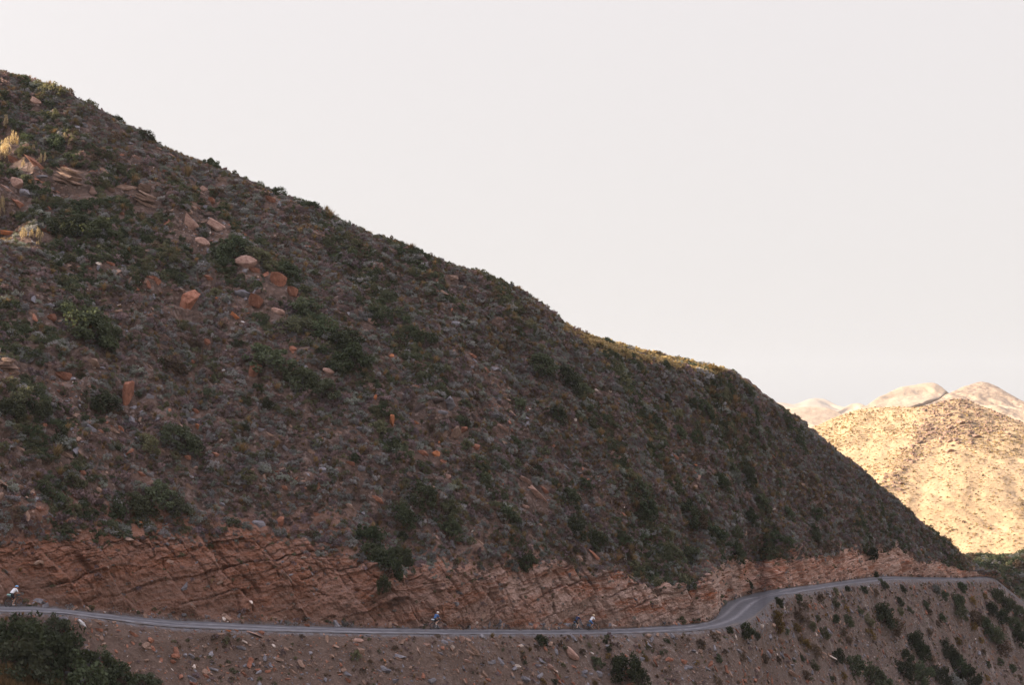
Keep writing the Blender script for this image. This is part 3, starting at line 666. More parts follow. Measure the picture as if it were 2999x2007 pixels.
# ------------------------------------------------------------------ scattering of uncountable cover
VAR = bpy.data.collections.new('cover_kinds')
var_names = []
def variant(name, me):
    o = bpy.data.objects.new('%02d_%s' % (len(var_names), name), me); VAR.objects.link(o); var_names.append(name); return len(var_names) - 1
def scatter(name, P, idx, rot, scl, label, mat=None):
    me = bpy.data.meshes.new(name); n = len(P)
    me.vertices.add(n); me.vertices.foreach_set('co', np.asarray(P, np.float32).ravel())
    a = me.attributes.new('kind_index', 'INT', 'POINT'); a.data.foreach_set('value', np.asarray(idx, np.int32))
    a = me.attributes.new('turn', 'FLOAT_VECTOR', 'POINT'); a.data.foreach_set('vector', np.asarray(rot, np.float32).ravel())
    a = me.attributes.new('size', 'FLOAT_VECTOR', 'POINT'); a.data.foreach_set('vector', np.asarray(scl, np.float32).ravel())
    o = link(name, me); tag(o, label, kind='stuff')
    ng = bpy.data.node_groups.new(name, 'GeometryNodeTree')
    ng.interface.new_socket('Geometry', in_out='INPUT', socket_type='NodeSocketGeometry'); ng.interface.new_socket('Geometry', in_out='OUTPUT', socket_type='NodeSocketGeometry')
    N, Lk = ng.nodes, ng.links
    gi, go = N.new('NodeGroupInput'), N.new('NodeGroupOutput'); ip = N.new('GeometryNodeInstanceOnPoints')
    ci = N.new('GeometryNodeCollectionInfo'); ci.inputs['Collection'].default_value = VAR; ci.inputs['Separate Children'].default_value = True; ci.inputs['Reset Children'].default_value = True
    def na(nm, ty):
        q = N.new('GeometryNodeInputNamedAttribute'); q.data_type = ty; q.inputs['Name'].default_value = nm; return q.outputs['Attribute']
    Lk.new(gi.outputs[0], ip.inputs['Points']); Lk.new(ci.outputs[0], ip.inputs['Instance']); ip.inputs['Pick Instance'].default_value = True
    Lk.new(na('kind_index', 'INT'), ip.inputs['Instance Index']); Lk.new(na('size', 'FLOAT_VECTOR'), ip.inputs['Scale'])
    er = N.new('FunctionNodeEulerToRotation'); Lk.new(na('turn', 'FLOAT_VECTOR'), er.inputs[0]); Lk.new(er.outputs[0], ip.inputs['Rotation'])
    Lk.new(ip.outputs[0], go.inputs[0])
    m = o.modifiers.new('cover', 'NODES'); m.node_group = ng
    return o
V_GREY = [variant('grey_bush', leaf_cloud('grey_bush', M['grey_leaf'], 16, 30, .135, 100 + i, spread=.24)) for i in range(3)]
V_PURP = [variant('purple_bush', leaf_cloud('purple_bush', M['purple_leaf'], 16, 30, .135, 110 + i, spread=.24)) for i in range(3)]
V_OLIV = [variant('olive_bush', leaf_cloud('olive_bush', M['olive_leaf'], 16, 30, .135, 120 + i, spread=.24)) for i in range(2)]
V_GREEN = [variant('green_bush', leaf_cloud('green_bush', M['green_leaf'], 16, 30, .135, 130 + i, spread=.24)) for i in range(2)]
V_BROWN = [variant('brown_bush', leaf_cloud('brown_bush', M['brown_leaf'], 16, 30, .135, 140 + i, spread=.24)) for i in range(2)]
V_STRAW = [variant('straw_tuft', tuft('straw_tuft', M['straw'], 80, 150 + i)) for i in range(2)]
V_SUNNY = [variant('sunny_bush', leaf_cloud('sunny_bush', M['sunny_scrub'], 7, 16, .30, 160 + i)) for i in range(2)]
V_RUST = [variant('rust_rock', rock_mesh('rust_rock', M['rust'], 170 + i, 'slab' if i else 'block', 1)) for i in range(3)]
V_BRN = [variant('brown_rock', rock_mesh('brown_rock', M['brownstone'], 180 + i, 'slab' if i else 'block', 1)) for i in range(3)]
V_GRY = [variant('grey_rock', rock_mesh('grey_rock', M['greystone'], 190 + i, 'slab' if i else 'block', 1)) for i in range(3)]
V_PALE = [variant('pale_rock', rock_mesh('pale_rock', M['palestone'], 200 + i, 'slab', 1)) for i in range(2)]
V_ORNG = [variant('orange_rock', rock_mesh('orange_rock', M['orange'], 210 + i, 'slab', 1)) for i in range(1)]

def surface_samples(P, n, dens, seed, sel=None):
    """n random points on a grid surface, weighted by area times dens (per cell)"""
    g = np.random.default_rng(seed)
    a = P[1:, :-1] - P[:-1, :-1]; b = P[:-1, 1:] - P[:-1, :-1]
    cr = np.cross(a, b); area = np.linalg.norm(cr, axis=-1)
    wgt = area * dens; wgt = np.where(np.isfinite(wgt), wgt, 0)
    tot = wgt.sum(); cdf = np.cumsum(wgt.ravel()); k = np.searchsorted(cdf, g.uniform(0, tot, n))
    k = np.minimum(k, wgt.size - 1)
    i, j = np.unravel_index(k, wgt.shape)
    p = P[i, j] + a[i, j] * g.uniform(0, 1, n)[:, None] + b[i, j] * g.uniform(0, 1, n)[:, None]
    nr = cr[i, j] / np.maximum(area[i, j], 1e-9)[:, None]; nr = np.where(nr[:, 2:3] < 0, -nr, nr)
    return p, nr, i, j, tot, g
def euler_on(nr, g, follow=.6, flat=False):
    """rotation that leans the plant or stone towards the surface normal"""
    up = np.array((0, 0, 1.0)) * (1 - follow) + nr * follow; up /= np.linalg.norm(up, axis=1, keepdims=True)
    tx = -np.arcsin(np.clip(up[:, 1], -1, 1)); ty = np.arctan2(up[:, 0], up[:, 2])
    e = np.zeros((len(nr), 3))
    for q in range(len(nr)):
        z = Vector(up[q]); m = Matrix.Rotation(g.uniform(0, 6.283), 3, 'Z')
        e[q] = (z.to_track_quat('Z', 'Y').to_matrix() @ m).to_euler()
    return e

def clear_of_rocks(p, s):
    y_, z_, x_ = p[:, 1], p[:, 2], p[:, 0]
    d = y_ * cp + z_ * sp; px = CX + FPX * x_ / d; py = CY - FPX * (-y_ * sp + z_ * cp) / d - FPX * s * .4 / d
    keep = np.ones(len(p), bool)
    for (bx, by, w_, h_) in ROCKS:
        m = .30 * FPX * s / d
        keep &= ~((np.abs(px - bx) < w_ * .5 + m) & (py - by < h_ * .5 + m * 1.6) & (by - py < h_ * .55))
    return keep
ROCKS = []
def scatter_main():
    us, P, Zn = G['us'], G['P'], G['Zn']
    ztop = 4.22
    iu = (us > -200) & (us < 3150); jv = np.arange(P.shape[1])
    Ps = P[iu]; Z = Zn[iu]; us_ = us[iu]
    jm = (Z[0] > .42) & (Z[0] < ztop)
    Ps = Ps[:, jm]; Z = Z[:, jm]
    x, y, z = Ps[..., 0], Ps[..., 1], Ps[..., 2]; Uc = us_[:, None] + 0 * Z
    fall = x * .78 + y * .63
    streak = fbm(fall / 5.5, z / 22., 0, 3, 501)
    patch = fbm(x / 11., y / 11., z / 11., 3, 503)
    bare = sstep(.15, .55, fbm(x / 8., y / 8., z / 8., 3, 505) + .30 * sstep(1100, 150, Uc) - .15)
    hill = sstep(2.97, 3.02, Z); low = (Z < .99)
    cl = (Z > 2.02) & (Z < 2.97)
    foot = (Z > 2.0) & (Z < 2.07)
    dens = hill * (1.0 - .5 * bare) * (1 + .5 * sstep(900, 1900, Uc)) * (1 + .5 * sstep(3.5, 3.9, Z)) + cl * .06 + cl * sstep(2.70, 2.97, Z) * .45 + foot * .5
    clumpy = sstep(.0, .5, fbm(fall / 2.6, z / 7., 0, 3, 507))
    dens = dens + low * (.05 + .30 * clumpy + .12 * sstep(.8, .98, Z))
    dens = dens[:-1, :-1]
    p, nr, i, j, tot, g = surface_samples(Ps, 112000, dens, 5)
    st, pa, zz, uu = streak[i, j], patch[i, j], Z[i, j], Uc[i, j]
    hl = zz >= 2.97
    r = g.uniform(0, 1, len(p)); idx = np.zeros(len(p), int)
    pick = lambda v: np.array(v)[g.integers(0, len(v), len(p))]
    pg = sstep(.22, .62, st)                                        # green follows the streaks
    kinds = np.where(r < .40, pick(V_GREY), np.where(r < .70, pick(V_PURP), np.where(r < .84, pick(V_OLIV), np.where(r < .90, pick(V_BROWN), pick(V_STRAW)))))
    kinds = np.where(g.uniform(0, 1, len(p)) < pg * .6, np.where(g.uniform(0, 1, len(p)) < .55, pick(V_GREEN), pick(V_OLIV)), kinds)
    brn = sstep(.1, .5, pa) * sstep(700, 1700, uu)
    kinds = np.where(g.uniform(0, 1, len(p)) < brn * .26, np.where(g.uniform(0, 1, len(p)) < .5, pick(V_STRAW), pick(V_BROWN)), kinds)
    lo = zz < 1
    kinds = np.where(lo, np.where(r < .4, pick(V_PURP), np.where(r < .65, pick(V_BROWN), np.where(r < .85, pick(V_OLIV), pick(V_STRAW)))), kinds)
    s = g.lognormal(0, .36, len(p)) * .37
    s = np.where(hl, s * (1 + .45 * pg), s * .62)
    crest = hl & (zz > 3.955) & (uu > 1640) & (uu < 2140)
    kinds = np.where(crest & (g.uniform(0, 1, len(p)) < .75), pick(V_SUNNY), kinds); s = np.where(crest, s * .8, s)  # paler leaf on the crest puts ridge sunlight into the colour
    hgt = s * g.uniform(.65, 1.15, len(p))
    hgt = np.where(np.isin(kinds, V_STRAW), hgt * 1.15, hgt)
    keep = clear_of_rocks(p, s); p, nr, kinds, s, hgt = p[keep], nr[keep], kinds[keep], s[keep], hgt[keep]
    scatter('scrub', p - nr * (.05 * s)[:, None], kinds, euler_on(nr, g, .45), np.stack([s, s, hgt], 1), 'low grey green and purple brown scrub')
    # small stones
    d2 = hill * (.06 + .75 * bare) + low * (.95 + .35 * sstep(1600, 300, Uc)) + cl * .10 + foot * 2.5 + sstep(.93, .99, Z) * low * .6
    p, nr, i, j, tot, g = surface_samples(Ps, 34000, d2[:-1, :-1], 6)
    zz = Z[i, j]; r = g.uniform(0, 1, len(p)); pick = lambda v: np.array(v)[g.integers(0, len(v), len(p))]
    kinds = np.where(r < .50, pick(V_BRN), np.where(r < .78, pick(V_GRY), np.where(r < .97, pick(V_RUST), np.where(r < .978, pick(V_ORNG), pick(V_PALE)))))
    s = .052 * (1 / np.maximum(g.uniform(0, 1, len(p)), .02)) ** .50
    s = np.where(zz > 2.9, s * 1.22, s)
    s = np.where(np.isin(kinds, V_PALE + V_ORNG), s * .7, s)
    sh = np.stack([s * g.uniform(1, 1.9, len(p)), s, s * g.uniform(.3, .8, len(p))], 1)
    scatter('rubble', p + nr * (s * .12)[:, None], kinds, euler_on(nr, g, .8), sh, 'loose stones and gravel chips')
def scatter_far():
    # sunlit hill: yellow scrub, darker bushes and rocks
    Ps = P1[:, 12:-8]
    nu, nv = Ps.shape[:2]; U = np.linspace(2150, 3800, 620)[:, None] + np.zeros((1, nv))
    px = project((Ps[..., 0], Ps[..., 1], Ps[..., 2])); row = px[1]
    rk = dome_rock_shade(U, row, 1.0)
    x, y, z = Ps[..., 0], Ps[..., 1], Ps[..., 2]
    pat = fbm(x / 30., y / 30., z / 30., 3, 601)
    dens = (.45 + .9 * sstep(-.1, .5, pat) + .5 * rk) * (U < 3100) * (U > 2250)
    p, nr, i, j, tot, g = surface_samples(Ps, 17000, dens[:-1, :-1], 15)
    r = g.uniform(0, 1, len(p)); pick = lambda v: np.array(v)[g.integers(0, len(v), len(p))]
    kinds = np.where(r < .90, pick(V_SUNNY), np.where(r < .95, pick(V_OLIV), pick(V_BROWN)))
    rockp = g.uniform(0, 1, len(p)) < rk[i, j] * .35
    kinds = np.where(rockp, pick(V_BRN), kinds)
    s = g.lognormal(0, .4, len(p)) * .36; s = np.where(rockp, s * 1.9, s)
    scatter('far_scrub', p, kinds, euler_on(nr, g, .5), np.stack([s, s, s * g.uniform(.6, 1.0, len(p))], 1), 'sunlit yellow scrub and rocks over the far hill')
    Ps = P2[:, 12:-9]; U = np.linspace(2600, 3600, 320)[:, None] + np.zeros((1, Ps.shape[1]))
    p, nr, i, j, tot, g = surface_samples(Ps, 4200, ((U < 3100) & (U > 2750)).astype(float)[:-1, :-1], 16)
    r = g.uniform(0, 1, len(p)); pick = lambda v: np.array(v)[g.integers(0, len(v), len(p))]
    kinds = np.where(r < .35, pick(V_GREEN), np.where(r < .7, pick(V_OLIV), np.where(r < .85, pick(V_GREY), pick(V_BROWN))))
    s = g.lognormal(0, .4, len(p)) * .72
    scatter('valley_scrub', p, kinds, euler_on(nr, g, .4), np.stack([s, s, s * .9], 1), 'dark bushes covering the shaded valley slope')
scatter_far()

# ------------------------------------------------------------------ countable things on the slopes
OCC = []        # (px, py, radius px) already taken
LAND = []       # phrases for what one can find in the photo, with their place
def basis_scale(loc, xd, zd, sx, sy, sz):
    z = Vector(zd).normalized(); x = Vector(xd); x = (x - z * x.dot(z)).normalized(); y = z.cross(x)
    m = Matrix((x * sx, y * sy, z * sz)).transposed().to_4x4(); m.translation = loc; return m
FOL = {'green': [leaf_cloud('foliage', M['green_leaf'], 34, 58, .085, 300 + i, spread=.22) for i in range(3)],
       'dark': [leaf_cloud('foliage', M['dark_leaf'], 36, 62, .080, 310 + i, spread=.22) for i in range(3)],
       'olive': [leaf_cloud('foliage', M['olive_leaf'], 30, 52, .09, 320 + i, spread=.24) for i in range(2)],
       'brown': [leaf_cloud('foliage', M['brown_leaf'], 28, 46, .09, 330 + i, spread=.22) for i in range(2)],
       'gold': [leaf_cloud('foliage', M['gold_leaf'], 24, 44, .10, 340 + i, spread=.24) for i in range(2)],
       'grey': [leaf_cloud('foliage', M['grey_leaf'], 26, 46, .10, 350 + i, spread=.24) for i in range(2)],
       'pale': [leaf_cloud('foliage', M['plume'], 22, 30, .10, 360 + i, spread=.16, tall=1.9, low=-.2, shell=.85) for i in range(2)]}
STEMS = [stem_mesh('stem', 400 + i) for i in range(3)]
CNAME = {'green': 'green', 'dark': 'dark green', 'olive': 'olive green', 'brown': 'brown', 'gold': 'golden brown', 'grey': 'grey green', 'pale': 'pale straw coloured'}
def shrub(px, py, wpx, hpx, kind, label, group, tree=None, lean=.55):
    """a shrub whose middle shows at photo point (px,py), wpx by hpx photo pixels big, rooted on the slope"""
    p, n = hit(px, py + hpx * .42, tree)
    if p is None: return None
    if n.z < 0: n = -n
    d = project(p)[2]; wm, hm = wpx / FPX * d, hpx / FPX * d
    root = bpy.data.objects.new('shrub', None); C.objects.link(root); root.empty_display_size = .3
    root.location = p; tag(root, label, 'shrub', group)
    z = Vector((0, 0, 1)) * (1 - lean) + n * lean; a = random.uniform(0, 6.28)
    dn = Vector((n.x, n.y, 0)).normalized() if lean else Vector((1, 0, 0)); dn = dn - z * dn.dot(z)
    M_ = basis_scale(Vector((0, 0, -.04)), dn, z, wm * (.74 if lean else .5), wm * .56, hm * 1.0)
    f = link('foliage', random.choice(FOL[kind]), root); f.matrix_local = M_ @ Matrix.Rotation(a, 4, 'Z')
    s = link('stem', random.choice(STEMS), root); s.matrix_local = M_ @ Matrix.Rotation(a, 4, 'Z')
    OCC.append((px, py, wpx * .5)); return root
RK = {}
def rock_kinds():
    sd = 500
    for m in ('rust', 'pink', 'orange', 'greystone', 'darkstone', 'brownstone', 'palestone', 'white'):
        for shp in ('block', 'slab', 'round'):
            RK[m, shp] = [rock_mesh('boulder', M[m], sd + i, shp, 2) for i in range(2 if m not in ('white', 'orange', 'darkstone') else 1)]; sd += 7
rock_kinds()
RK['rust', 'tall'] = [rock_mesh('boulder', M['rust'], 777, 'tall', 2)]; RK['orange', 'tall'] = [rock_mesh('boulder', M['orange'], 778, 'tall', 2)]
def boulder(px, py, wpx, hpx, mat, shp, ang, label, group=None, name='boulder', cat='boulder', mesh=None, tree=None):
    """a stone wpx by hpx photo pixels big whose long side is turned by ang degrees clockwise"""
    p, n = hit(px, py, tree)
    if p is None: return None
    if n.z < 0: n = -n
    d = project(p)[2]; wm, hm = wpx / FPX * d, hpx / FPX * d
    a = R(ang)
    xd = Vector((math.cos(a), .12 * math.sin(a), -math.sin(a))); zd = Vector((math.sin(a), -.25, math.cos(a)))
    dep = min(max(hm, .55 * wm) * (.95 if shp != 'slab' else .8), wm * 1.1 if wm > hm else hm)
    o = link(name, mesh or random.choice(RK[mat, shp]))
    o.matrix_world = basis_scale(p + n * dep * .16, xd, zd, wm * .57, dep * .5, hm * .58)
    tag(o, label, cat, group); OCC.append((px, py, max(wpx, hpx) * .5)); c_, s_ = abs(math.cos(a)), abs(math.sin(a)); ROCKS.append((px, py, wpx * c_ + hpx * s_, wpx * s_ + hpx * c_)); return o

GB_H, GB_L, GS_H, GS_L = 'boulders and slabs on the mountainside', 'stones on the slope below the road', 'shrubs on the mountainside', 'shrubs on the slope below the road'
BOULDERS = [  # px, py, w, h, stone, shape, turn, label
 (719, 772, 64, 42, 'pink', 'round', 4, 'big pale pink rounded boulder standing clear on the mountainside'),
 (746, 794, 30, 20, 'rust', 'block', 10, 'small red stone wedged under the big pale rounded boulder'),
 (547, 893, 46, 74, 'rust', 'block', 28, 'large rusty red boulder leaning downhill below the pale rounded one'),
 (809, 828, 46, 60, 'rust', 'block', 25, 'weathered dull red boulder down right of the pale rounded boulder'),
 (857, 857, 30, 34, 'rust', 'round', 20, 'round topped red boulder beside the weathered dull red one'),
 (751, 884, 40, 42, 'rust', 'block', 35, 'cube shaped bright red boulder with a dark side'),
 (708, 868, 46, 28, 'greystone', 'block', 12, 'grey boulder touching the cube shaped red one'),
 (813, 916, 42, 24, 'pink', 'round', 14, 'pinkish hump shaped boulder below the cube shaped red one'),
 (687, 927, 28, 15, 'orange', 'slab', 38, 'thin orange red slab below the grey boulder'),
 (545, 653, 30, 66, 'pink', 'slab', -42, 'long pink slab leaning along the slope, upper left of the pale boulder'),
 (643, 668, 62, 26, 'pink', 'block', 34, 'long pink boulder lying downhill near the long leaning slab'),
 (613, 636, 40, 14, 'darkstone', 'slab', 5, 'dark flat slab above the long pink boulder'),
 (588, 713, 46, 30, 'pink', 'round', 24, 'rounded pinkish boulder between the leaning slab and the pale boulder'),
 (611, 816, 30, 18, 'rust', 'slab', 30, 'broken red slab left below the pale rounded boulder'),
 (455, 824, 30, 24, 'rust', 'block', 35, 'dull red block half hidden in scrub above the large leaning boulder'),
 (425, 556, 38, 30, 'brownstone', 'block', 10, 'brown block at the end of the flat ledge'),
 (372, 553, 62, 18, 'brownstone', 'slab', 3, 'flat brown ledge with a pale top edge'),
 (322, 558, 30, 16, 'brownstone', 'round', 12, 'low brown rock between the layered outcrop and the flat ledge'),
 (266, 560, 18, 32, 'pink', 'slab', -35, 'pointed pale fin of rock right of the layered outcrop'),
 (115, 519, 44, 12, 'greystone', 'slab', -4, 'thin grey slab left of the layered outcrop'),
 (46, 538, 34, 34, 'pink', 'block', 15, 'broken pinkish block near the upper left edge'),
 (72, 572, 34, 26, 'greystone', 'block', 35, 'pale grey block just below the broken pinkish block'),
 (14, 552, 52, 20, 'pink', 'slab', 42, 'pink slab slanting steeply at the left edge'),
 (50, 597, 46, 18, 'rust', 'slab', 32, 'reddish slab under the grey block at the left edge'),
 (100, 480, 70, 18, 'rust', 'slab', 40, 'long red slab slanting down below the sunlit bushes'),
 (42, 470, 36, 20, 'rust', 'block', 30, 'red block above the broken pinkish block'),
 (188, 492, 34, 14, 'rust', 'slab', 35, 'small red slab above the layered outcrop'),
 (132, 676, 30, 16, 'rust', 'slab', 30, 'dark red slab beside the lower sunlit bushes'),
 (379, 1168, 25, 76, 'rust', 'tall', 4, 'tall upright orange red slab standing on the left slope'),
 (190, 1104, 46, 30, 'rust', 'block', 8, 'red boulder left above the tall upright slab'),
 (353, 1258, 30, 12, 'rust', 'slab', 60, 'small red splinter below the tall upright slab'),
 (576, 1253, 12, 24, 'orange', 'slab', 5, 'tiny upright orange stone beside a grey stone'),
 (556, 1238, 24, 20, 'greystone', 'block', 20, 'bluish grey stone beside the tiny upright orange stone'),
 (757, 1542, 48, 28, 'greystone', 'round', 10, 'grey rounded boulder just above the red cutting'),
 (72, 1056, 52, 24, 'greystone', 'round', 8, 'broad grey boulder at the left edge'),
 (326, 1008, 36, 18, 'greystone', 'round', 10, 'low grey boulder above the tall upright slab'),
 (152, 934, 22, 28, 'rust', 'block', -20, 'little reddish boulder under the big dark bush at left'),
 (549, 1342, 17, 18, 'rust', 'round', 0, 'small round red stone on the lower left slope'),
 (413, 1544, 11, 24, 'orange', 'tall', 5, 'small upright orange rock at the top of the red cutting'),
 (822, 1530, 22, 26, 'rust', 'round', 0, 'round brick red boulder just above the red cutting'),
 (746, 1094, 32, 44, 'rust', 'block', 28, 'red block with a pale top in the middle of the slope'),
 (858, 1025, 22, 16, 'rust', 'block', 30, 'little red stone up right of the block with a pale top'),
 (960, 1090, 36, 18, 'pink', 'round', 20, 'pale brown boulder right of the block with a pale top'),
 (1085, 944, 32, 18, 'pink', 'round', 28, 'pinkish boulder just below the bright green shrub'),
 (1146, 1044, 16, 12, 'orange', 'block', 20, 'small orange stone right of the pinkish boulder'),
 (645, 694, 22, 14, 'brownstone', 'round', 10, 'small brown stone under the long pink boulder'),
 (714, 688, 18, 12, 'rust', 'block', 30, 'small red stone at the edge of the green thicket'),
 (1314, 1186, 26, 38, 'greystone', 'block', -32, 'bluish grey upright slab in the dark rock group'),
 (1283, 1178, 18, 36, 'darkstone', 'slab', -80, 'dark standing slab left of the bluish grey one'),
 (1226, 1200, 30, 36, 'darkstone', 'block', 20, 'dark brown rock face left of the two standing slabs'),
 (1297, 1210, 30, 14, 'greystone', 'round', 10, 'low grey rock at the foot of the bluish grey slab'),
 (1145, 1235, 12, 32, 'orange', 'tall', 2, 'slim upright orange slab alone in the scrub'),
 (1098, 1167, 11, 18, 'orange', 'block', 12, 'small upright orange stone above the slim orange slab'),
 (1220, 1241, 17, 10, 'orange', 'slab', 28, 'small bright orange flake below the dark rock group'),
 (1332, 1270, 26, 42, 'brownstone', 'block', 15, 'brown standing rock, left one of a pair'),
 (1352, 1262, 18, 36, 'rust', 'slab', 62, 'reddish slab leaning on the brown standing rock'),
 (1285, 1299, 9, 11, 'orange', 'block', 0, 'tiny orange stone below the dark rock group'),
 (1234, 1328, 38, 15, 'rust', 'slab', 22, 'low reddish grey slab left of the orange wedge'),
 (1276, 1332, 24, 20, 'orange', 'block', 35, 'orange wedge shaped stone right of the low slab'),
 (1392, 1312, 26, 16, 'rust', 'round', 12, 'reddish stone below the leaning reddish slab'),
 (1311, 1400, 15, 18, 'pink', 'block', 20, 'small pink block alone in mid slope scrub'),
 (1537, 1412, 38, 22, 'pink', 'slab', 38, 'upper piece of the long broken pink slab'),
 (1571, 1456, 70, 27, 'pink', 'slab', 50, 'largest piece of the long broken pink slab, slanting downhill'),
 (1592, 1436, 34, 12, 'rust', 'slab', 42, 'thin red strip of rock beside the long broken pink slab'),
 (1538, 1486, 26, 13, 'pink', 'round', 20, 'low pink stone under the long broken slab'),
 (1102, 1463, 44, 14, 'rust', 'slab', 36, 'dark red slab slanting on the lower middle slope'),
 (1472, 1257, 34, 14, 'pink', 'slab', 40, 'pale pink slab among pale scrub'),
 (1386, 1220, 22, 14, 'darkstone', 'slab', 45, 'thin dark slab right of the brown standing rocks'),
 (1457, 1178, 20, 12, 'darkstone', 'block', 20, 'small dark rock in the upper middle scrub'),
 (1050, 1258, 17, 12, 'greystone', 'block', 10, 'small grey stone left of the slim orange slab'),
 (1736, 1628, 52, 9, 'rust', 'slab', 44, 'thin red slab slanting in scrub above the cutting'),
 (1745, 1145, 14, 10, 'palestone', 'slab', 15, 'small pale stone high on the right part of the slope'),
 (1785, 1147, 12, 9, 'palestone', 'slab', 25, 'second small pale stone close beside the first high on the slope'),
 (1685, 1232, 8, 12, 'palestone', 'block', 0, 'tiny upright pale stone in the upper right scrub'),
 (2263, 1490, 11, 12, 'palestone', 'block', 0, 'tiny pale stone on the far right of the slope'),
 (1402, 1590, 30, 10, 'brownstone', 'slab', 40, 'brown splinter of rock above the bush that overhangs the cutting'),
 (655, 1085, 9, 6, 'white', 'block', 0, 'tiny white stone above left of the block with a pale top'),
 (711, 944, 12, 6, 'white', 'slab', 0, 'small white stone below the thin orange red slab'),
 (505, 986, 10, 6, 'white', 'block', 0, 'small white stone below the large leaning red boulder'),
]
STONES = [
 (241, 1829, 32, 12, 'white', 'slab', 38, 'bright white slab of stone lying below the road edge'),
 (285, 1822, 40, 9, 'brownstone', 'slab', 12, 'brown flat stone right of the bright white slab'),
 (290, 1847, 22, 12, 'rust', 'block', 12, 'reddish stone below the bright white slab'),
 (744, 1861, 46, 7, 'pink', 'slab', 22, 'long thin slab just under the road'),
 (717, 1882, 18, 8, 'palestone', 'slab', 34, 'pale splinter below the long thin slab'),
 (668, 1850, 18, 6, 'orange', 'slab', 5, 'flat orange stone at the road edge'),
 (692, 1850, 14, 7, 'orange', 'slab', 10, 'small bright orange stone beside the flat orange one'),
 (765, 1856, 20, 10, 'rust', 'block', 20, 'red stone at the end of the long thin slab'),
 (705, 1900, 30, 16, 'greystone', 'slab', 20, 'grey slab in the gravel below the pale splinter'),
 (512, 1925, 26, 16, 'rust', 'round', 10, 'upper of two dull red rounded stones near the big dark bush'),
 (508, 1940, 18, 12, 'rust', 'round', 20, 'lower of two dull red rounded stones near the big dark bush'),
 (567, 1957, 8, 14, 'palestone', 'block', -20, 'small pale upright chip low on the gravel slope'),
 (620, 1962, 38, 8, 'greystone', 'slab', 18, 'flat grey slab near the bottom edge'),
 (541, 1924, 12, 14, 'greystone', 'block', 20, 'small grey stone right of the two dull red ones'),
 (896, 1833, 22, 8, 'rust', 'slab', 12, 'red slab lying at the foot of the cutting'),
 (1048, 1880, 30, 14, 'pink', 'round', 8, 'pinkish stone below the road, left of the middle'),
 (1041, 1890, 16, 9, 'rust', 'block', 8, 'red stone touching the pinkish stone'),
 (1350, 1879, 17, 27, 'pink', 'block', 10, 'upright pinkish stone just below the road'),
 (1382, 1900, 46, 12, 'brownstone', 'slab', 42, 'long brown slab slanting away from the upright pinkish stone'),
 (1276, 1924, 48, 22, 'brownstone', 'slab', 22, 'large brown slab in the gravel'),
 (1270, 1952, 26, 9, 'brownstone', 'slab', -6, 'flat brown stone under the large brown slab'),
 (1155, 1997, 14, 30, 'greystone', 'slab', 60, 'grey slab at the bottom edge below the large brown slab'),
 (1325, 1898, 12, 14, 'palestone', 'slab', 50, 'pale chip left of the upright pinkish stone'),
 (1510, 1954, 26, 14, 'palestone', 'block', 8, 'pale crumbly rock low on the gravel slope'),
 (1395, 1826, 9, 9, 'palestone', 'block', 0, 'small pale stone between the riders on the verge'),
 (1432, 1944, 24, 10, 'greystone', 'slab', 12, 'greyish slab left of the pale crumbly rock'),
 (1525, 1895, 14, 12, 'palestone', 'block', 8, 'pale pink stone under the small dark shrub at the road'),
 (1672, 1918, 56, 26, 'pink', 'round', 44, 'long pinkish boulder slanting below the pair of riders'),
 (1610, 1957, 24, 18, 'pink', 'round', 30, 'rounded pink boulder below the long pinkish one'),
 (1767, 1946, 14, 11, 'pink', 'round', 10, 'small pink stone left of the big dark bush below the road'),
 (1752, 1977, 24, 18, 'greystone', 'round', 25, 'grey stone beside the big dark bush near the bottom edge'),
 (1799, 1834, 13, 4, 'palestone', 'slab', 18, 'pale splinter on the verge in front of the riders'),
 (1917, 1930, 12, 14, 'pink', 'block', 30, 'small pinkish stone up right of the big dark bush'),
 (2434, 1926, 34, 6, 'palestone', 'slab', 28, 'pale stick like slab beside the long green bush'),
 (2405, 1913, 30, 8, 'brownstone', 'slab', 26, 'brown slab above the pale stick like one'),
 (2543, 1720, 5, 5, 'white', 'block', 0, 'tiny white stone below the far stretch of road'),
 (2230, 1836, 12, 10, 'palestone', 'block', 20, 'pale stone right of the round dark shrub at the bend'),
 (130, 1764, 18, 5, 'orange', 'slab', 0, 'flat orange stone at the foot of the cutting ahead of the left rider'),
 (305, 1795, 8, 5, 'palestone', 'block', 0, 'small pale stone at the foot of the cutting'),
]
def layered(px, py, w_, h_, mat, seed, ang, label, n=6):
    me = outcrop_mesh('rock_outcrop', M[mat], seed, n)
    boulder(px, py, w_, h_, mat, 'block', ang, label, GB_H, 'rock_outcrop', 'outcrop', me)
layered(200, 533, 88, 62, 'brownstone', 811, 20, 'large layered orange brown outcrop high on the left slope', 7)
layered(425, 590, 70, 34, 'brownstone', 812, 24, 'crumbling brown ledges below the flat ledge', 5)
layered(20, 1075, 60, 40, 'brownstone', 813, 10, 'weathered ledges at the left edge of the mountainside', 5)
BOULDERS = [(*b[:5], 'block' if b[5] == 'round' and b[4] in ('rust', 'brownstone') else b[5], *b[6:]) for b in BOULDERS]
for b in BOULDERS: boulder(*b, GB_H); LAND.append((b[7], b[0], b[1], max(b[2], b[3])))
for b in STONES: boulder(*b, GB_L, name='stone', cat='stone')
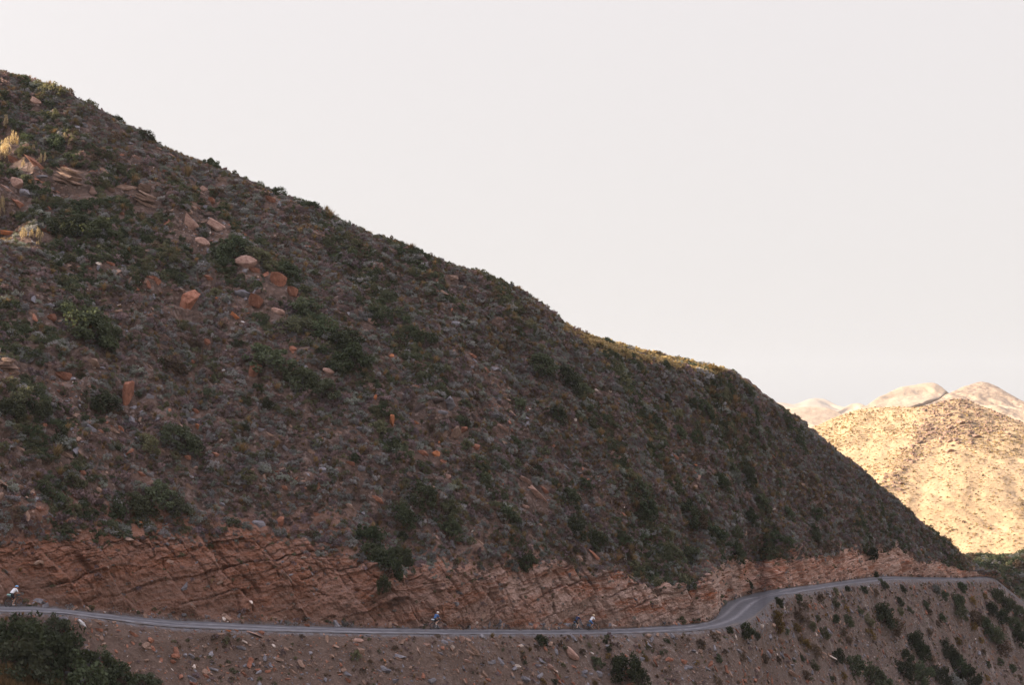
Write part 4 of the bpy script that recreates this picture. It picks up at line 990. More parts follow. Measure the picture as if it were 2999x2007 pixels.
SHRUBS_H = [
 (243, 600, 84, 40, 'green', 'bright green shrub under the layered outcrop'),
 (200, 650, 120, 56, 'dark', 'wide dark shrub below the bright green one near the layered outcrop'),
 (290, 664, 110, 60, 'dark', 'dark shrub spreading down right from under the layered outcrop'),
 (168, 412, 74, 34, 'green', 'green shrub topped with sunlit plumes high on the left slope'),
 (250, 940, 170, 80, 'dark', 'huge dark green bush on the left slope'),
 (190, 895, 90, 40, 'green', 'green crown at the upper end of the huge dark bush'),
 (318, 968, 80, 44, 'dark', 'dark lower end of the huge bush on the left slope'),
 (116, 1195, 62, 66, 'green', 'bright green upright shrub near the left edge'),
 (30, 1190, 90, 60, 'dark', 'dark bush at the left edge beside the bright green upright shrub'),
 (290, 1160, 120, 50, 'dark', 'dark bush left of the tall upright slab'),
 (520, 1268, 110, 50, 'green', 'green shrub right of the small upright orange stone'),
 (560, 1290, 80, 40, 'dark', 'dark shrub under the green one on the lower left slope'),
 (430, 1290, 70, 50, 'olive', 'olive shrub below the tall upright slab'),
 (460, 1440, 120, 56, 'green', 'big green bush low on the left slope'),
 (520, 1480, 90, 44, 'dark', 'dark bush hanging below the big green one on the left slope'),
 (400, 1470, 110, 60, 'dark', 'dark mass of bush left of the big green one'),
 (687, 711, 110, 50, 'green', 'green thicket above the pale rounded boulder'),
 (655, 735, 90, 40, 'dark', 'dark lower fringe of the thicket above the pale rounded boulder'),
 (763, 748, 90, 46, 'olive', 'olive shrub just right of the pale rounded boulder'),
 (828, 786, 100, 48, 'green', 'green shrub down right of the pale rounded boulder'),
 (886, 893, 110, 50, 'green', 'green shrub right of the pinkish hump shaped boulder'),
 (936, 944, 120, 54, 'green', 'long green shrub in the middle of the upper slope'),
 (1012, 984, 130, 60, 'dark', 'dark green shrub down right of the long green one'),
 (859, 944, 100, 46, 'olive', 'olive shrub under the pinkish hump shaped boulder'),
 (1096, 914, 60, 48, 'green', 'compact bright green shrub above the pinkish boulder'),
 (1031, 1040, 130, 66, 'dark', 'big dark shrub in the middle of the slope'),
 (783, 1040, 140, 64, 'green', 'wide green shrub above the block with a pale top'),
 (878, 1097, 120, 60, 'dark', 'dark shrub right of the block with a pale top'),
 (936, 1136, 120, 60, 'green', 'green shrub below the pale brown boulder'),
 (500, 740, 60, 40, 'olive', 'olive shrub left of the rounded pinkish boulder'),
 (1215, 970, 60, 40, 'green', 'green shrub on the open upper middle slope'),
 (1250, 985, 70, 40, 'dark', 'dark shrub touching the green one on the upper middle slope'),
 (1080, 1562, 90, 60, 'green', 'green shrub on the cutting rim left of the overhanging bush'),
 (1319, 1540, 70, 50, 'green', 'green shrub above the cutting between the two groups of riders'),
 (1240, 1440, 90, 56, 'dark', 'dark shrub on the lower middle slope'),
 (1300, 1480, 80, 50, 'olive', 'olive shrub up left of the green one above the cutting'),
 (1180, 1500, 90, 50, 'dark', 'dark shrub above the overhanging bush'),
 (1534, 1630, 60, 40, 'green', 'low green shrub on the cutting rim in the middle'),
 (1660, 1445, 66, 50, 'green', 'green shrub right of the long broken pink slab'),
 (1677, 1533, 86, 56, 'green', 'large green shrub below right of the long broken pink slab'),
 (1740, 1570, 80, 44, 'dark', 'dark shrub trailing below the large green one'),
 (1630, 1200, 60, 40, 'green', 'green shrub left of the two pale stones'),
 (1590, 1060, 90, 40, 'dark', 'dark shrub above the upper right scrub'),
 (1660, 1095, 90, 46, 'dark', 'long dark shrub below the lit ridge'),
 (1891, 1470, 80, 40, 'green', 'green shrub in the middle of the right slope'),
 (2014, 1488, 80, 50, 'dark', 'dark shrub in the middle of the right slope'),
 (2040, 1510, 60, 40, 'brown', 'brown shrub touching the dark one on the right slope'),
 (2091, 1561, 84, 50, 'green', 'green shrub above the cutting at the bend'),
 (2147, 1603, 66, 40, 'green', 'green shrub right above the rim of the far cutting'),
 (1965, 1607, 54, 36, 'olive', 'olive round shrub above the end of the near cutting'),
 (2021, 1617, 66, 44, 'green', 'green shrub beside the olive round one above the bend'),
 (2224, 1459, 60, 36, 'green', 'green shrub high above the far road'),
 (2189, 1505, 60, 40, 'green', 'green shrub left below the one high above the far road'),
 (2110, 1402, 60, 34, 'dark', 'dark shrub above the right slope shrubs'),
 (1986, 1260, 50, 30, 'green', 'green shrub under the lit ridge end'),
 (2038, 1272, 50, 30, 'dark', 'dark shrub under the lit ridge end'),
 (2112, 1246, 46, 28, 'dark', 'dark shrub below the rounded shoulder of the mountainside'),
 (2179, 1368, 60, 34, 'dark', 'dark shrub on the steep right shoulder'),
 (2300, 1495, 50, 30, 'green', 'green shrub on the right shoulder'),
 (2380, 1552, 50, 30, 'green', 'green shrub above the cutting at the far road'),
 (2550, 1618, 40, 36, 'dark', 'dark shrub in the notch of the far cutting'),
 (2560, 1680, 16, 22, 'dark', 'small dark shrub at the foot of the notch'),
 (2197, 1712, 34, 44, 'dark', 'dark upright shrub growing on the far cutting at the bend'),
 (2110, 1745, 26, 24, 'olive', 'small olive shrub at the corner of the near cutting'),
 (1996, 1812, 22, 20, 'olive', 'small olive shrub at the foot of the near cutting'),
 (1125, 1640, 96, 96, 'dark', 'big dark bush that overhangs the red cutting'),
 (1085, 1612, 80, 56, 'dark', 'dark shrub joined to the top of the overhanging bush'),
 (1165, 1618, 66, 60, 'dark', 'dark shrub on the right flank of the overhanging bush'),
 (1122, 1702, 50, 60, 'dark', 'lowest dark tongue of the overhanging bush'),
 (150, 262, 78, 44, 'olive', 'large olive shrub on the skyline at the upper left'),
 (262, 306, 44, 30, 'olive', 'olive shrub on the skyline right of the large one'),
 (340, 350, 44, 24, 'dark', 'low dark shrub on the skyline'),
 (425, 395, 48, 30, 'dark', 'dark shrub on the skyline above the flat ledge'),
 (612, 478, 56, 30, 'dark', 'dark shrub on the skyline above the long pink slab'),
 (672, 492, 44, 34, 'grey', 'feathery grey shrub on the skyline'),
 (815, 562, 40, 30, 'dark', 'small knobbly dark shrub on the skyline'),
 (905, 600, 60, 24, 'dark', 'low dark shrub on the skyline in the middle'),
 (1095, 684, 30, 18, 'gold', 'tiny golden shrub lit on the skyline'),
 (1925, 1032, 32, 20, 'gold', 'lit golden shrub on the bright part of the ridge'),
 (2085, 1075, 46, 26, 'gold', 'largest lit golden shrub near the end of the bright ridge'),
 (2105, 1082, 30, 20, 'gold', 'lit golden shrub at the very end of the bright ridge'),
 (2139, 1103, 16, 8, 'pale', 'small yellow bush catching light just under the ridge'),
]
SHRUBS_P = [
 (18, 420, 40, 56, 'tall pale plumed bush catching the sun at the left edge'),
 (40, 405, 44, 60, 'pale plumed bush right of the tall one at the left edge'),
 (14, 445, 44, 46, 'low pale bush catching the sun below the tall one'),
 (18, 352, 16, 26, 'small sunlit tuft above the tall plumed bush'),
 (190, 402, 20, 22, 'sunlit pale top above the green shrub at upper left'),
 (206, 415, 14, 18, 'second sunlit pale tuft on the green shrub at upper left'),
 (126, 464, 30, 26, 'pale plumed bush between sunlit edge and layered outcrop'),
 (98, 428, 10, 10, 'tiny sunlit tuft above the pale plumed bush'),
 (68, 478, 12, 18, 'small warm lit plume near the long red slab'),
 (185, 497, 12, 10, 'tiny yellow lit sprig above the layered outcrop'),
 (6, 600, 18, 44, 'sunlit pale bush cut by the left edge'),
 (68, 682, 24, 26, 'leftmost of the lower group of glowing bushes'),
 (92, 684, 16, 20, 'small glowing plume in the lower group of bushes'),
 (113, 688, 24, 34, 'brightest glowing plume in the lower group of bushes'),
 (156, 676, 16, 14, 'faint glowing tuft right of the brightest plume'),
 (220, 680, 20, 20, 'glowing tuft under the wide dark shrub'),
 (111, 712, 12, 12, 'glowing sprig just below the lower group'),
 (201, 723, 12, 12, 'single glowing tuft below the lower group'),
 (62, 637, 9, 8, 'tiny glowing sprig above the lower group'),
]
SHRUBS_L = [
 (2578, 1793, 76, 56, 'dark', 'large dark shrub in the middle of the right slope below the road'),
 (2612, 1824, 56, 44, 'brown', 'brown shrub trailing from the large dark one'),
 (2672, 1868, 62, 52, 'dark', 'dark green shrub further down the same line'),
 (2696, 1902, 58, 44, 'dark', 'dark shrub joined below the dark green one in the line'),
 (2720, 1925, 34, 24, 'brown', 'small brown shrub ending the line of dark shrubs'),
 (2649, 1917, 50, 38, 'dark', 'round dark shrub above the wide green thicket'),
 (2640, 1956, 78, 50, 'dark', 'wide dark green thicket at the bottom'),
 (2688, 1962, 70, 60, 'green', 'green shrub in the wide thicket at the bottom'),
 (2769, 1896, 62, 44, 'dark', 'dark shrub on top of the big right thicket'),
 (2792, 1936, 74, 56, 'green', 'large green shrub in the big right thicket'),
 (2745, 1966, 66, 54, 'dark', 'dark shrub between the two bottom thickets'),
 (2830, 1970, 76, 60, 'dark', 'dark green shrub at the lower end of the right thicket'),
 (2790, 1990, 60, 40, 'grey', 'grey bushy shrub at the bottom of the right thicket'),
 (2448, 1916, 56, 38, 'dark', 'upper end of the long green bush near the bottom'),
 (2496, 1940, 76, 56, 'green', 'middle of the long green bush near the bottom'),
 (2545, 1972, 84, 60, 'green', 'lower part of the long green bush near the bottom'),
 (2590, 1996, 50, 40, 'green', 'last green shrub of the long bush at the bottom edge'),
 (2466, 1974, 30, 16, 'gold', 'golden low shrub left of the long green bush'),
 (2798, 1751, 42, 32, 'dark', 'dark oval shrub just below the far road'),
 (2811, 1713, 34, 26, 'dark', 'small dark shrub touching the far road edge'),
 (2738, 1722, 34, 24, 'grey', 'grey green shrub left below the far road'),
 (2762, 1740, 30, 22, 'green', 'green shrub following the grey green one'),
 (2806, 1782, 54, 36, 'olive', 'olive shrub below the dark oval one'),
 (2846, 1802, 56, 36, 'brown', 'brown olive shrub in the line below the dark oval one'),
 (2880, 1826, 60, 44, 'dark', 'dark green shrub lower in the line on the far right'),
 (2910, 1852, 50, 44, 'green', 'green shrub at the turn of the right hand line'),
 (2926, 1886, 50, 40, 'brown', 'brown shrub at the lower end of the right hand line'),
 (2896, 1776, 50, 34, 'dark', 'dark shrub on the nose of the slope'),
 (2928, 1800, 56, 40, 'dark', 'second dark shrub down the nose of the slope'),
 (2912, 1735, 50, 34, 'dark', 'dark shrub high on the nose below the road end'),
 (2945, 1762, 56, 40, 'dark', 'dark shrub in the middle of the nose below the road end'),
 (2982, 1786, 50, 44, 'dark', 'dark shrub at the right edge of the nose'),
 (2965, 1822, 50, 38, 'green', 'green shrub at the right edge'),
 (2980, 1860, 56, 50, 'green', 'larger green shrub at the right edge below the other'),
 (2846, 1828, 30, 22, 'gold', 'yellowish shrub left of the right hand line'),
 (2870, 1872, 22, 16, 'gold', 'small yellowish shrub inside the right hand line'),
 (2526, 1722, 26, 18, 'dark', 'small dark shrub under the far road'),
 (2478, 1722, 20, 16, 'dark', 'smaller dark shrub under the far road'),
 (2584, 1706, 34, 16, 'dark', 'flat dark shrub on the far road edge'),
 (2560, 1732, 24, 18, 'brown', 'brown shrub under the flat dark one at the road'),
 (2395, 1744, 34, 26, 'brown', 'purple brown shrub just below the road after the bend'),
 (2336, 1748, 26, 18, 'dark', 'dark shrub at the road edge after the bend'),
 (2444, 1728, 22, 16, 'olive', 'small olive shrub at the road edge after the bend'),
 (2276, 1757, 32, 22, 'dark', 'dark shrub on the outer edge of the bend'),
 (2269, 1794, 38, 32, 'gold', 'golden green bush on the outer side of the bend'),
 (2278, 1828, 40, 34, 'gold', 'golden brown grassy bush below the golden green one'),
 (2177, 1836, 48, 42, 'dark', 'round dark shrub at the road edge before the bend'),
 (2212, 1857, 24, 22, 'dark', 'little dark shrub right of the round one'),
 (2134, 1844, 26, 18, 'dark', 'little dark shrub left of the round one'),
 (2092, 1861, 32, 20, 'brown', 'low brown shrub down left of the round dark one'),
 (2050, 1882, 32, 26, 'brown', 'brown and olive shrub in the gravel before the bend'),
 (1832, 1940, 98, 80, 'dark', 'big dark bush below the pair of riders'),
 (1870, 1985, 90, 60, 'dark', 'lower half of the big dark bush reaching the bottom edge'),
 (1745, 1936, 44, 32, 'green', 'olive green shrub left of the big dark bush'),
 (1582, 1867, 38, 28, 'dark', 'small dark shrub at the road edge left of the pair of riders'),
 (1042, 1916, 34, 30, 'olive', 'small olive green shrub below the single blue rider'),
 (2330, 1835, 40, 22, 'gold', 'golden patch of shrub low beside the bend'),
 (2350, 1874, 44, 24, 'gold', 'golden brown shrub in a slanting line below the bend'),
 (2385, 1897, 46, 22, 'brown', 'brown shrub in the slanting line below the bend'),
 (2374, 1828, 26, 24, 'olive', 'yellow green shrub in the middle below the bend'),
 (2410, 1847, 36, 28, 'olive', 'larger yellow green shrub below the bend'),
 (2442, 1808, 28, 22, 'green', 'small green shrub right of the bend'),
 (2480, 1815, 40, 24, 'green', 'green and yellow shrub left of the large dark one'),
 (2540, 1810, 40, 24, 'olive', 'olive shrub beneath the large dark one'),
 (2546, 1852, 34, 20, 'gold', 'brownish golden shrub between the dark line and the bend'),
 (2632, 1786, 24, 20, 'olive', 'yellow green shrub right of the large dark one'),
 (2330, 1790, 30, 30, 'brown', 'brown shrub right of the golden ones'),
 (2352, 1770, 34, 24, 'brown', 'purple brown shrub up right of the golden ones'),
 (60, 1850, 200, 110, 'dark', 'huge dark bush in the lower left corner under the left rider'),
 (170, 1890, 190, 110, 'dark', 'dark green bush right of the huge one in the corner'),
 (60, 1930, 200, 110, 'dark', 'dark bush at the left edge below the huge one'),
 (205, 1960, 200, 100, 'dark', 'dark bush filling the bottom left'),
 (290, 1930, 110, 70, 'green', 'green shoulder of the big bush mass in the lower left'),
 (345, 1975, 130, 60, 'dark', 'dark bush at the bottom right of the lower left mass'),
 (430, 1990, 90, 36, 'green', 'low green bush ending the lower left mass'),
 (165, 1828, 90, 50, 'green', 'green bush reaching the road edge near the left rider'),
]
random.seed(3)
for a in SHRUBS_H: shrub(a[0], a[1] - (4 if 'skyline' in a[5] else 0), a[2], a[3] * (1.12 if 'skyline' in a[5] else 1), a[4], a[5], GS_H, lean=.15 if 'skyline' in a[5] else .55); LAND.append((a[5], a[0], a[1], a[2]))
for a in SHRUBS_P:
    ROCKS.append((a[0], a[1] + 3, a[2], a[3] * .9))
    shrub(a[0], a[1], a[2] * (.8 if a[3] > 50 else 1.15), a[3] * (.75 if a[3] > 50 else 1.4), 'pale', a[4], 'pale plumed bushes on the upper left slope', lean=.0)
for a in SHRUBS_L: shrub(*a, GS_L); LAND.append((a[5], a[0], a[1], a[2]))

# further shrubs and rocks, each described by the nearest thing one can find
def near_phrase(px, py, used, word):
    c = sorted(((math.hypot(l[1] - px, l[2] - py), l) for l in LAND if l[0]), key=lambda q: q[0])[:14]
    for dist, l in c:
        dx, dy = px - l[1], py - l[2]
        if abs(dx) > 2.2 * abs(dy): rel = 'right of' if dx > 0 else 'left of'
        elif abs(dy) > 2.2 * abs(dx): rel = 'below' if dy > 0 else 'above'
        else: rel = ('lower right of' if dx > 0 else 'lower left of') if dy > 0 else ('upper right of' if dx > 0 else 'upper left of')
        lab = '%s %s the %s' % (word, rel, short(l[0]))
        if 4 <= len(lab.split()) <= 16 and lab not in used: used.add(lab); return lab
    lab = '%s in the scrub' % word; return lab
def short(t):
    for cut in (' standing', ' leaning', ' lying', ' below', ' above', ' beside', ' under', ' right of', ' left of', ' down', ' up', ' near', ' at the', ' on the', ' in the', ' with', ' touching', ' between', ' half', ' wedged', ' slanting', ' just', ' joined', ' spreading', ' alone', ' reaching', ' trailing', ' from', ', ', ' at ', ' close', ' high', ' low ', ' further', ' among', ' before', ' outer', ' that'):
        pass
    return t
LANDS = [(n_, x_, y_) for n_, x_, y_ in [
 ('big pale rounded boulder', 719, 772), ('cube shaped red boulder', 751, 884), ('large leaning red boulder', 547, 893), ('tall upright orange red slab', 379, 1168),
 ('layered orange outcrop', 200, 533), ('flat brown ledge', 372, 553), ('long leaning pink slab', 545, 653), ('dark standing rocks', 1290, 1185), ('slim upright orange slab', 1145, 1235),
 ('long broken pink slab', 1560, 1440), ('block with a pale top', 746, 1094), ('bush overhanging the cutting', 1125, 1640), ('compact bright green shrub', 1096, 914),
 ('huge dark bush on the left slope', 250, 940), ('grey boulder above the cutting', 757, 1542), ('lower sunlit bushes', 120, 690), ('upper sunlit bushes', 30, 440), ('bright green upright shrub', 116, 1195),
 ('green thicket above the pale boulder', 687, 711), ('pinkish boulder in the upper middle', 1085, 944), ('orange wedge shaped stone', 1276, 1332), ('pair of small pale stones', 1765, 1146),
 ('large green shrub over the cutting', 1677, 1533), ('dark slab on the lower middle slope', 1102, 1463), ('lit strip of ridge', 1850, 1010), ('rounded shoulder of the mountainside', 2200, 1150),
 ('notch in the far cutting', 2550, 1618), ('dark upright shrub on the far cutting', 2197, 1712), ('green shrubs above the bend', 2091, 1561), ('dark shrub in the middle of the right slope', 2014, 1488),
 ('broad grey boulder at the left edge', 72, 1056), ('big green bush low on the left slope', 460, 1440), ('upright orange rock on the cutting rim', 413, 1544), ('round brick red boulder', 822, 1530),
 ('large dark shrub below the far road', 2578, 1791), ('wide thicket at the bottom', 2650, 1956), ('long green bush near the bottom', 2496, 1940), ('round dark shrub at the bend', 2177, 1836),
 ('big dark bush below the pair of riders', 1832, 1940), ('large brown slab in the gravel', 1276, 1924), ('pale crumbly rock in the gravel', 1510, 1954), ('upright pinkish stone below the road', 1350, 1879),
 ('bright white slab below the road', 241, 1828), ('long thin slab under the road', 744, 1861), ('small dark shrub at the road edge', 1582, 1867), ('dark oval shrub below the far road', 2798, 1751),
 ('green shrub high above the far road', 2224, 1459), ('wide green shrub in mid slope', 783, 1040), ('big dark shrub in mid slope', 1031, 1040), ('upper middle skyline', 905, 590), ('small skyline shrub', 815, 560), ('large skyline shrub at upper left', 150, 262)]]
LAND[:] = [(n_, x_, y_, 0) for n_, x_, y_ in LANDS]
USED = set()
def zone_ok(px, py, low=False):
    us = G['us']; sil = np.interp(px, *np.array(SIL).T); ct = np.interp(px, *np.array(CT).T); ro = np.interp(px, *np.array(RO).T)
    if low: return py > ro + 14
    return sil + 14 < py < ct - 10
def free(px, py, r): return all(math.hypot(px - o[0], py - o[1]) > (r + o[2]) * .8 for o in OCC)
def auto_rocks():
    g = np.random.default_rng(99); n = 0; tries = 0
    while n < 120 and tries < 6000:
        tries += 1; lowz = g.random() < .22
        if lowz: px, py = g.uniform(180, 2980), g.uniform(1810, 2000)
        else:
            px, py = g.uniform(5, 2400), g.uniform(250, 1640)
            wl = math.exp(-((px - 350) / 620) ** 2) * (1 if py > 420 else .6) + .10
            if g.random() > wl: continue
        if not zone_ok(px, py, lowz): continue
        w_ = float(g.lognormal(0, .35) * (17 if lowz else 23 if px < 900 else 18)); h_ = w_ * float(g.uniform(.35, .75))
        if not free(px, py, w_ * .8): continue
        m = g.choice(['rust', 'brownstone', 'greystone', 'pink', 'orange'], p=[.30, .36, .22, .11, .01]); shp = g.choice(['block', 'slab'])
        word = {'rust': 'dull red', 'brownstone': 'brown', 'greystone': 'grey', 'pink': 'pinkish', 'orange': 'orange'}[m] + (' flat stone' if shp == 'slab' else ' rock')
        lab = near_phrase(px, py, USED, ('small ' if w_ < 18 else '') + word)
        if boulder(px, py, w_, h_, m, shp, float(g.uniform(5, 50)), lab, GB_L if lowz else GB_H, 'stone' if lowz else 'boulder', 'stone' if lowz else 'boulder'): n += 1
def auto_shrubs():
    g = np.random.default_rng(98); n = 0; tries = 0
    while n < 122 and tries < 6000:
        tries += 1; lowz = g.random() < .30
        if lowz: px, py = g.uniform(1500, 2990), g.uniform(1700, 2000)
        else: px, py = g.uniform(5, 2700), g.uniform(230, 1660)
        if not zone_ok(px, py, lowz): continue
        if not lowz:
            k = math.sin((px - py * 1.05) / 95.) + .6 * math.sin((px - py) / 41. + 1)
            if k < .1: continue
        w_ = float(g.uniform(20, 36) if lowz else g.uniform(27, 50)); h_ = w_ * .62
        if lowz and px < 2050: w_ *= .75; h_ *= .75
        if not free(px, py, w_ * .5): continue
        kind = str(g.choice(['green', 'dark', 'olive', 'brown', 'gold'], p=[.12, .22, .26, .28, .12] if lowz else [.36, .30, .26, .08, .0]))
        lab = near_phrase(px, py, USED, CNAME[kind] + ' shrub')
        if shrub(px, py, w_, h_, kind, lab, GS_L if lowz else GS_H): n += 1
auto_rocks(); auto_shrubs()
scatter_main()
def corner_grass():
    g = np.random.default_rng(21); P_, N_ = [], []
    while len(P_) < 260:
        px, py = g.uniform(-20, 170), g.uniform(1962, 2045)
        if py < 1968 + .22 * px and px < 200: continue
        p, n = hit(px, py)
        if p is None: continue
        P_.append(p + n * .0); N_.append(-n if n.z < 0 else n)
    P_ = np.array(P_); N_ = np.array(N_); k = len(P_); s = g.uniform(.35, .75, k)
    scatter('dry_grass', P_, g.choice(V_STRAW, k), euler_on(N_, g, .2), np.stack([s, s, s * 1.5], 1), 'dry pale grass at the bottom left')
corner_grass()

# ------------------------------------------------------------------ cyclists
MC = {'black': plain('black_rubber', (.02, .02, .022), .8), 'steel': plain('dull_metal', (.30, .30, .32), .4, .5, .7),
      'skin': plain('skin', (.42, .22, .15), .6), 'skin_pale': plain('pale_skin', (.62, .40, .31), .6), 'navy': plain('navy_cloth', (.035, .045, .11), .85),
      'blue': plain('blue_jersey', (.075, .16, .36), .8), 'white': plain('white_jersey', (.86, .85, .90), .8), 'bib': plain('black_shorts', (.018, .018, .024), .8),
      'helmet_white': plain('white_helmet', (.85, .80, .74), .4), 'helmet_blue': plain('blue_helmet', (.20, .38, .62), .4), 'helmet_dark': plain('dark_helmet', (.05, .05, .06), .4),
      'helmet_peach': plain('cream_helmet', (.92, .68, .46), .4), 'bag': plain('grey_bag', (.16, .17, .18), .8), 'bag_blue': plain('blue_bag', (.10, .14, .22), .8), 'mint': plain('mint_roll', (.35, .60, .52), .8),
      'bag_white': plain('white_roll', (.75, .78, .82), .8), 'hair': plain('dark_hair', (.05, .03, .02), .9), 'shoe': plain('dark_shoe', (.04, .04, .045), .6), 'shoe_light': plain('light_shoe', (.55, .52, .50), .6),
      'frame_dark': plain('dark_frame_paint', (.05, .055, .06), .4, .5), 'frame_tan': plain('tan_frame_paint', (.42, .32, .24), .4, .5), 'lens': plain('dark_lens', (.02, .02, .03), .2, .6)}
def tube(bm, a, b, r0, r1=None, n=10, caps=True):
    a, b = Vector(a), Vector(b); r1 = r0 if r1 is None else r1
    d = b - a
    if d.length < 1e-6: return
    q = d.to_track_quat('Z', 'Y').to_matrix().to_4x4(); q.translation = (a + b) / 2
    bmesh.ops.create_cone(bm, cap_ends=caps, segments=n, radius1=r0, radius2=r1, depth=d.length, matrix=q)
def ball(bm, c, r, s=(1, 1, 1), rot=None, sub=2):
    m = Matrix.Translation(Vector(c)) @ (rot.to_matrix().to_4x4() if rot else Matrix()) @ Matrix.Diagonal((r * s[0], r * s[1], r * s[2], 1))
    bmesh.ops.create_icosphere(bm, subdivisions=sub, radius=1, matrix=m)
def limb(bm, pts, rad):
    for i, (p, r) in enumerate(zip(pts, rad)):
        ball(bm, p, r)
        if i: tube(bm, pts[i - 1], p, rad[i - 1], r, 12)
def done(bm, name, mat, parent, voxel=None, smooth=True):
    me = bpy.data.meshes.new(name); bm.to_mesh(me); bm.free(); me.materials.append(mat)
    me.polygons.foreach_set('use_smooth', [smooth] * len(me.polygons))
    o = link(name, me, parent)
    if voxel:
        m = o.modifiers.new('one_surface', 'REMESH'); m.mode = 'VOXEL'; m.voxel_size = voxel; m.use_smooth_shade = True
        k = o.modifiers.new('soften', 'SMOOTH'); k.factor = .5; k.iterations = 2
    return o
def bicycle(loc, yaw, label, frame='frame_dark', bag='bag', roll=None, bar_bag=False, pannier=False):
    root = bpy.data.objects.new('bicycle', None); C.objects.link(root); root.location = loc; root.rotation_euler = (0, 0, yaw)
    tag(root, label, 'bicycle', 'bicycles on the gravel road')
    F = MC[frame]; bb = (0, 0, .29); st = (-.17, 0, .80); ht = (.38, 0, .86); hb = (.41, 0, .72); rh = (-.45, 0, .35); fh = (.60, 0, .35)
    bm = bmesh.new()
    for a, b, r in ((bb, st, .017), (st, ht, .016), (bb, hb, .020), (ht, hb, .021)): tube(bm, a, b, r)
    for sgn in (-1, 1):
        tube(bm, (bb[0], sgn * .03, bb[2]), (rh[0], sgn * .06, rh[2]), .010); tube(bm, (st[0], sgn * .02, st[2]), (rh[0], sgn * .06, rh[2]), .008)
    tube(bm, (0, -.035, .29), (0, .035, .29), .022); done(bm, 'frame', F, root)
    bm = bmesh.new()
    tube(bm, hb, (.425, 0, .68), .018)
    for sgn in (-1, 1): tube(bm, (.43, sgn * .045, .69), (fh[0], sgn * .055, fh[2]), .013, .009)
    tube(bm, (.43, -.05, .69), (.43, .05, .69), .015); done(bm, 'fork', F, root)
    for x in (rh[0], fh[0]):
        ty = bpy.data.meshes.new('tyre'); bm = bmesh.new(); V = []
        for i in range(40):
            A = i / 40 * 2 * math.pi
            V.append([bm.verts.new(((.335 + .022 * math.cos(B)) * math.cos(A), .024 * math.sin(B), (.335 + .022 * math.cos(B)) * math.sin(A))) for B in [k / 8 * 2 * math.pi for k in range(8)]])
        for i in range(40):
            for k in range(8): bm.faces.new((V[i][k], V[(i + 1) % 40][k], V[(i + 1) % 40][(k + 1) % 8], V[i][(k + 1) % 8]))
        wheel = done(bm, 'wheel', MC['black'], root); wheel.location = (x, 0, .355)
        bm = bmesh.new(); pr = None
        for i in range(41):
            A = i / 40 * 2 * math.pi; p = (.305 * math.cos(A), 0, .305 * math.sin(A))
            if pr: tube(bm, pr, p, .010, n=6)
            pr = p
        for i in range(20):
            A = i / 20 * 2 * math.pi; tube(bm, (0, .02 * (-1) ** i, 0), (.3 * math.cos(A), 0, .3 * math.sin(A)), .0016, n=4)
        tube(bm, (0, -.05, 0), (0, .05, 0), .02); done(bm, 'rim', MC['steel'], wheel)
    bm = bmesh.new(); tube(bm, ht, (.36, 0, .94), .014); tube(bm, (.36, 0, .94), (.44, 0, .97), .014); tube(bm, (.44, -.21, .97), (.44, .21, .97), .013)
    for sgn in (-1, 1):
        pts = [(.44, sgn * .21, .97), (.50, sgn * .215, .975), (.535, sgn * .22, .94), (.52, sgn * .23, .87), (.46, sgn * .235, .845)]
        for a, b in zip(pts, pts[1:]): tube(bm, a, b, .013)
        ball(bm, (.535, sgn * .22, .985), .022, (1, .7, 1.5))
    done(bm, 'handlebar', MC['black'], root)
    bm = bmesh.new(); tube(bm, st, (-.20, 0, .93), .013); ball(bm, (-.24, 0, .955), .07, (1.1, 1.05, .35)); ball(bm, (-.12, 0, .955), .035, (2.4, .7, .6)); done(bm, 'saddle', MC['black'], root)
    bm = bmesh.new(); tube(bm, (0, -.06, .29), (0, -.045, .29), .09, n=24)
    for sgn, an in ((1, .35), (-1, .35 + math.pi)):
        e = (.17 * math.cos(an), sgn * .08, .29 + .17 * math.sin(an)); tube(bm, (0, sgn * .07, .29), e, .012); tube(bm, e, (e[0], sgn * .16, e[2]), .022)
    done(bm, 'crankset', MC['steel'], root)
    bm = bmesh.new(); tube(bm, (0, -.05, .375), (-.45, -.05, .40), .006, n=5); tube(bm, (0, -.05, .205), (-.45, -.05, .31), .006, n=5); done(bm, 'chain', MC['steel'], root)
    if bag: bm = bmesh.new(); limb(bm, [(-.25, 0, .84), (-.36, 0, .88), (-.52, 0, .94)], [.06, .085, .075]); done(bm, 'saddle_bag', MC[bag], root, .012)
    if roll: bm = bmesh.new(); limb(bm, [(-.42, -.16, 1.0), (-.42, .16, 1.0)], [.06, .06]); done(bm, 'bed_roll', MC[roll], root, .012)
    if bar_bag: bm = bmesh.new(); limb(bm, [(.53, -.14, .90), (.53, .14, .90)], [.08, .08]); done(bm, 'handlebar_bag', MC['bag'], root, .012)
    if pannier:
        for sgn in (-1, 1):
            bm = bmesh.new(); ball(bm, (-.46, sgn * .15, .58), .17, (.85, .42, 1.05)); done(bm, 'pannier', MC[pannier], root, .014)
    return root
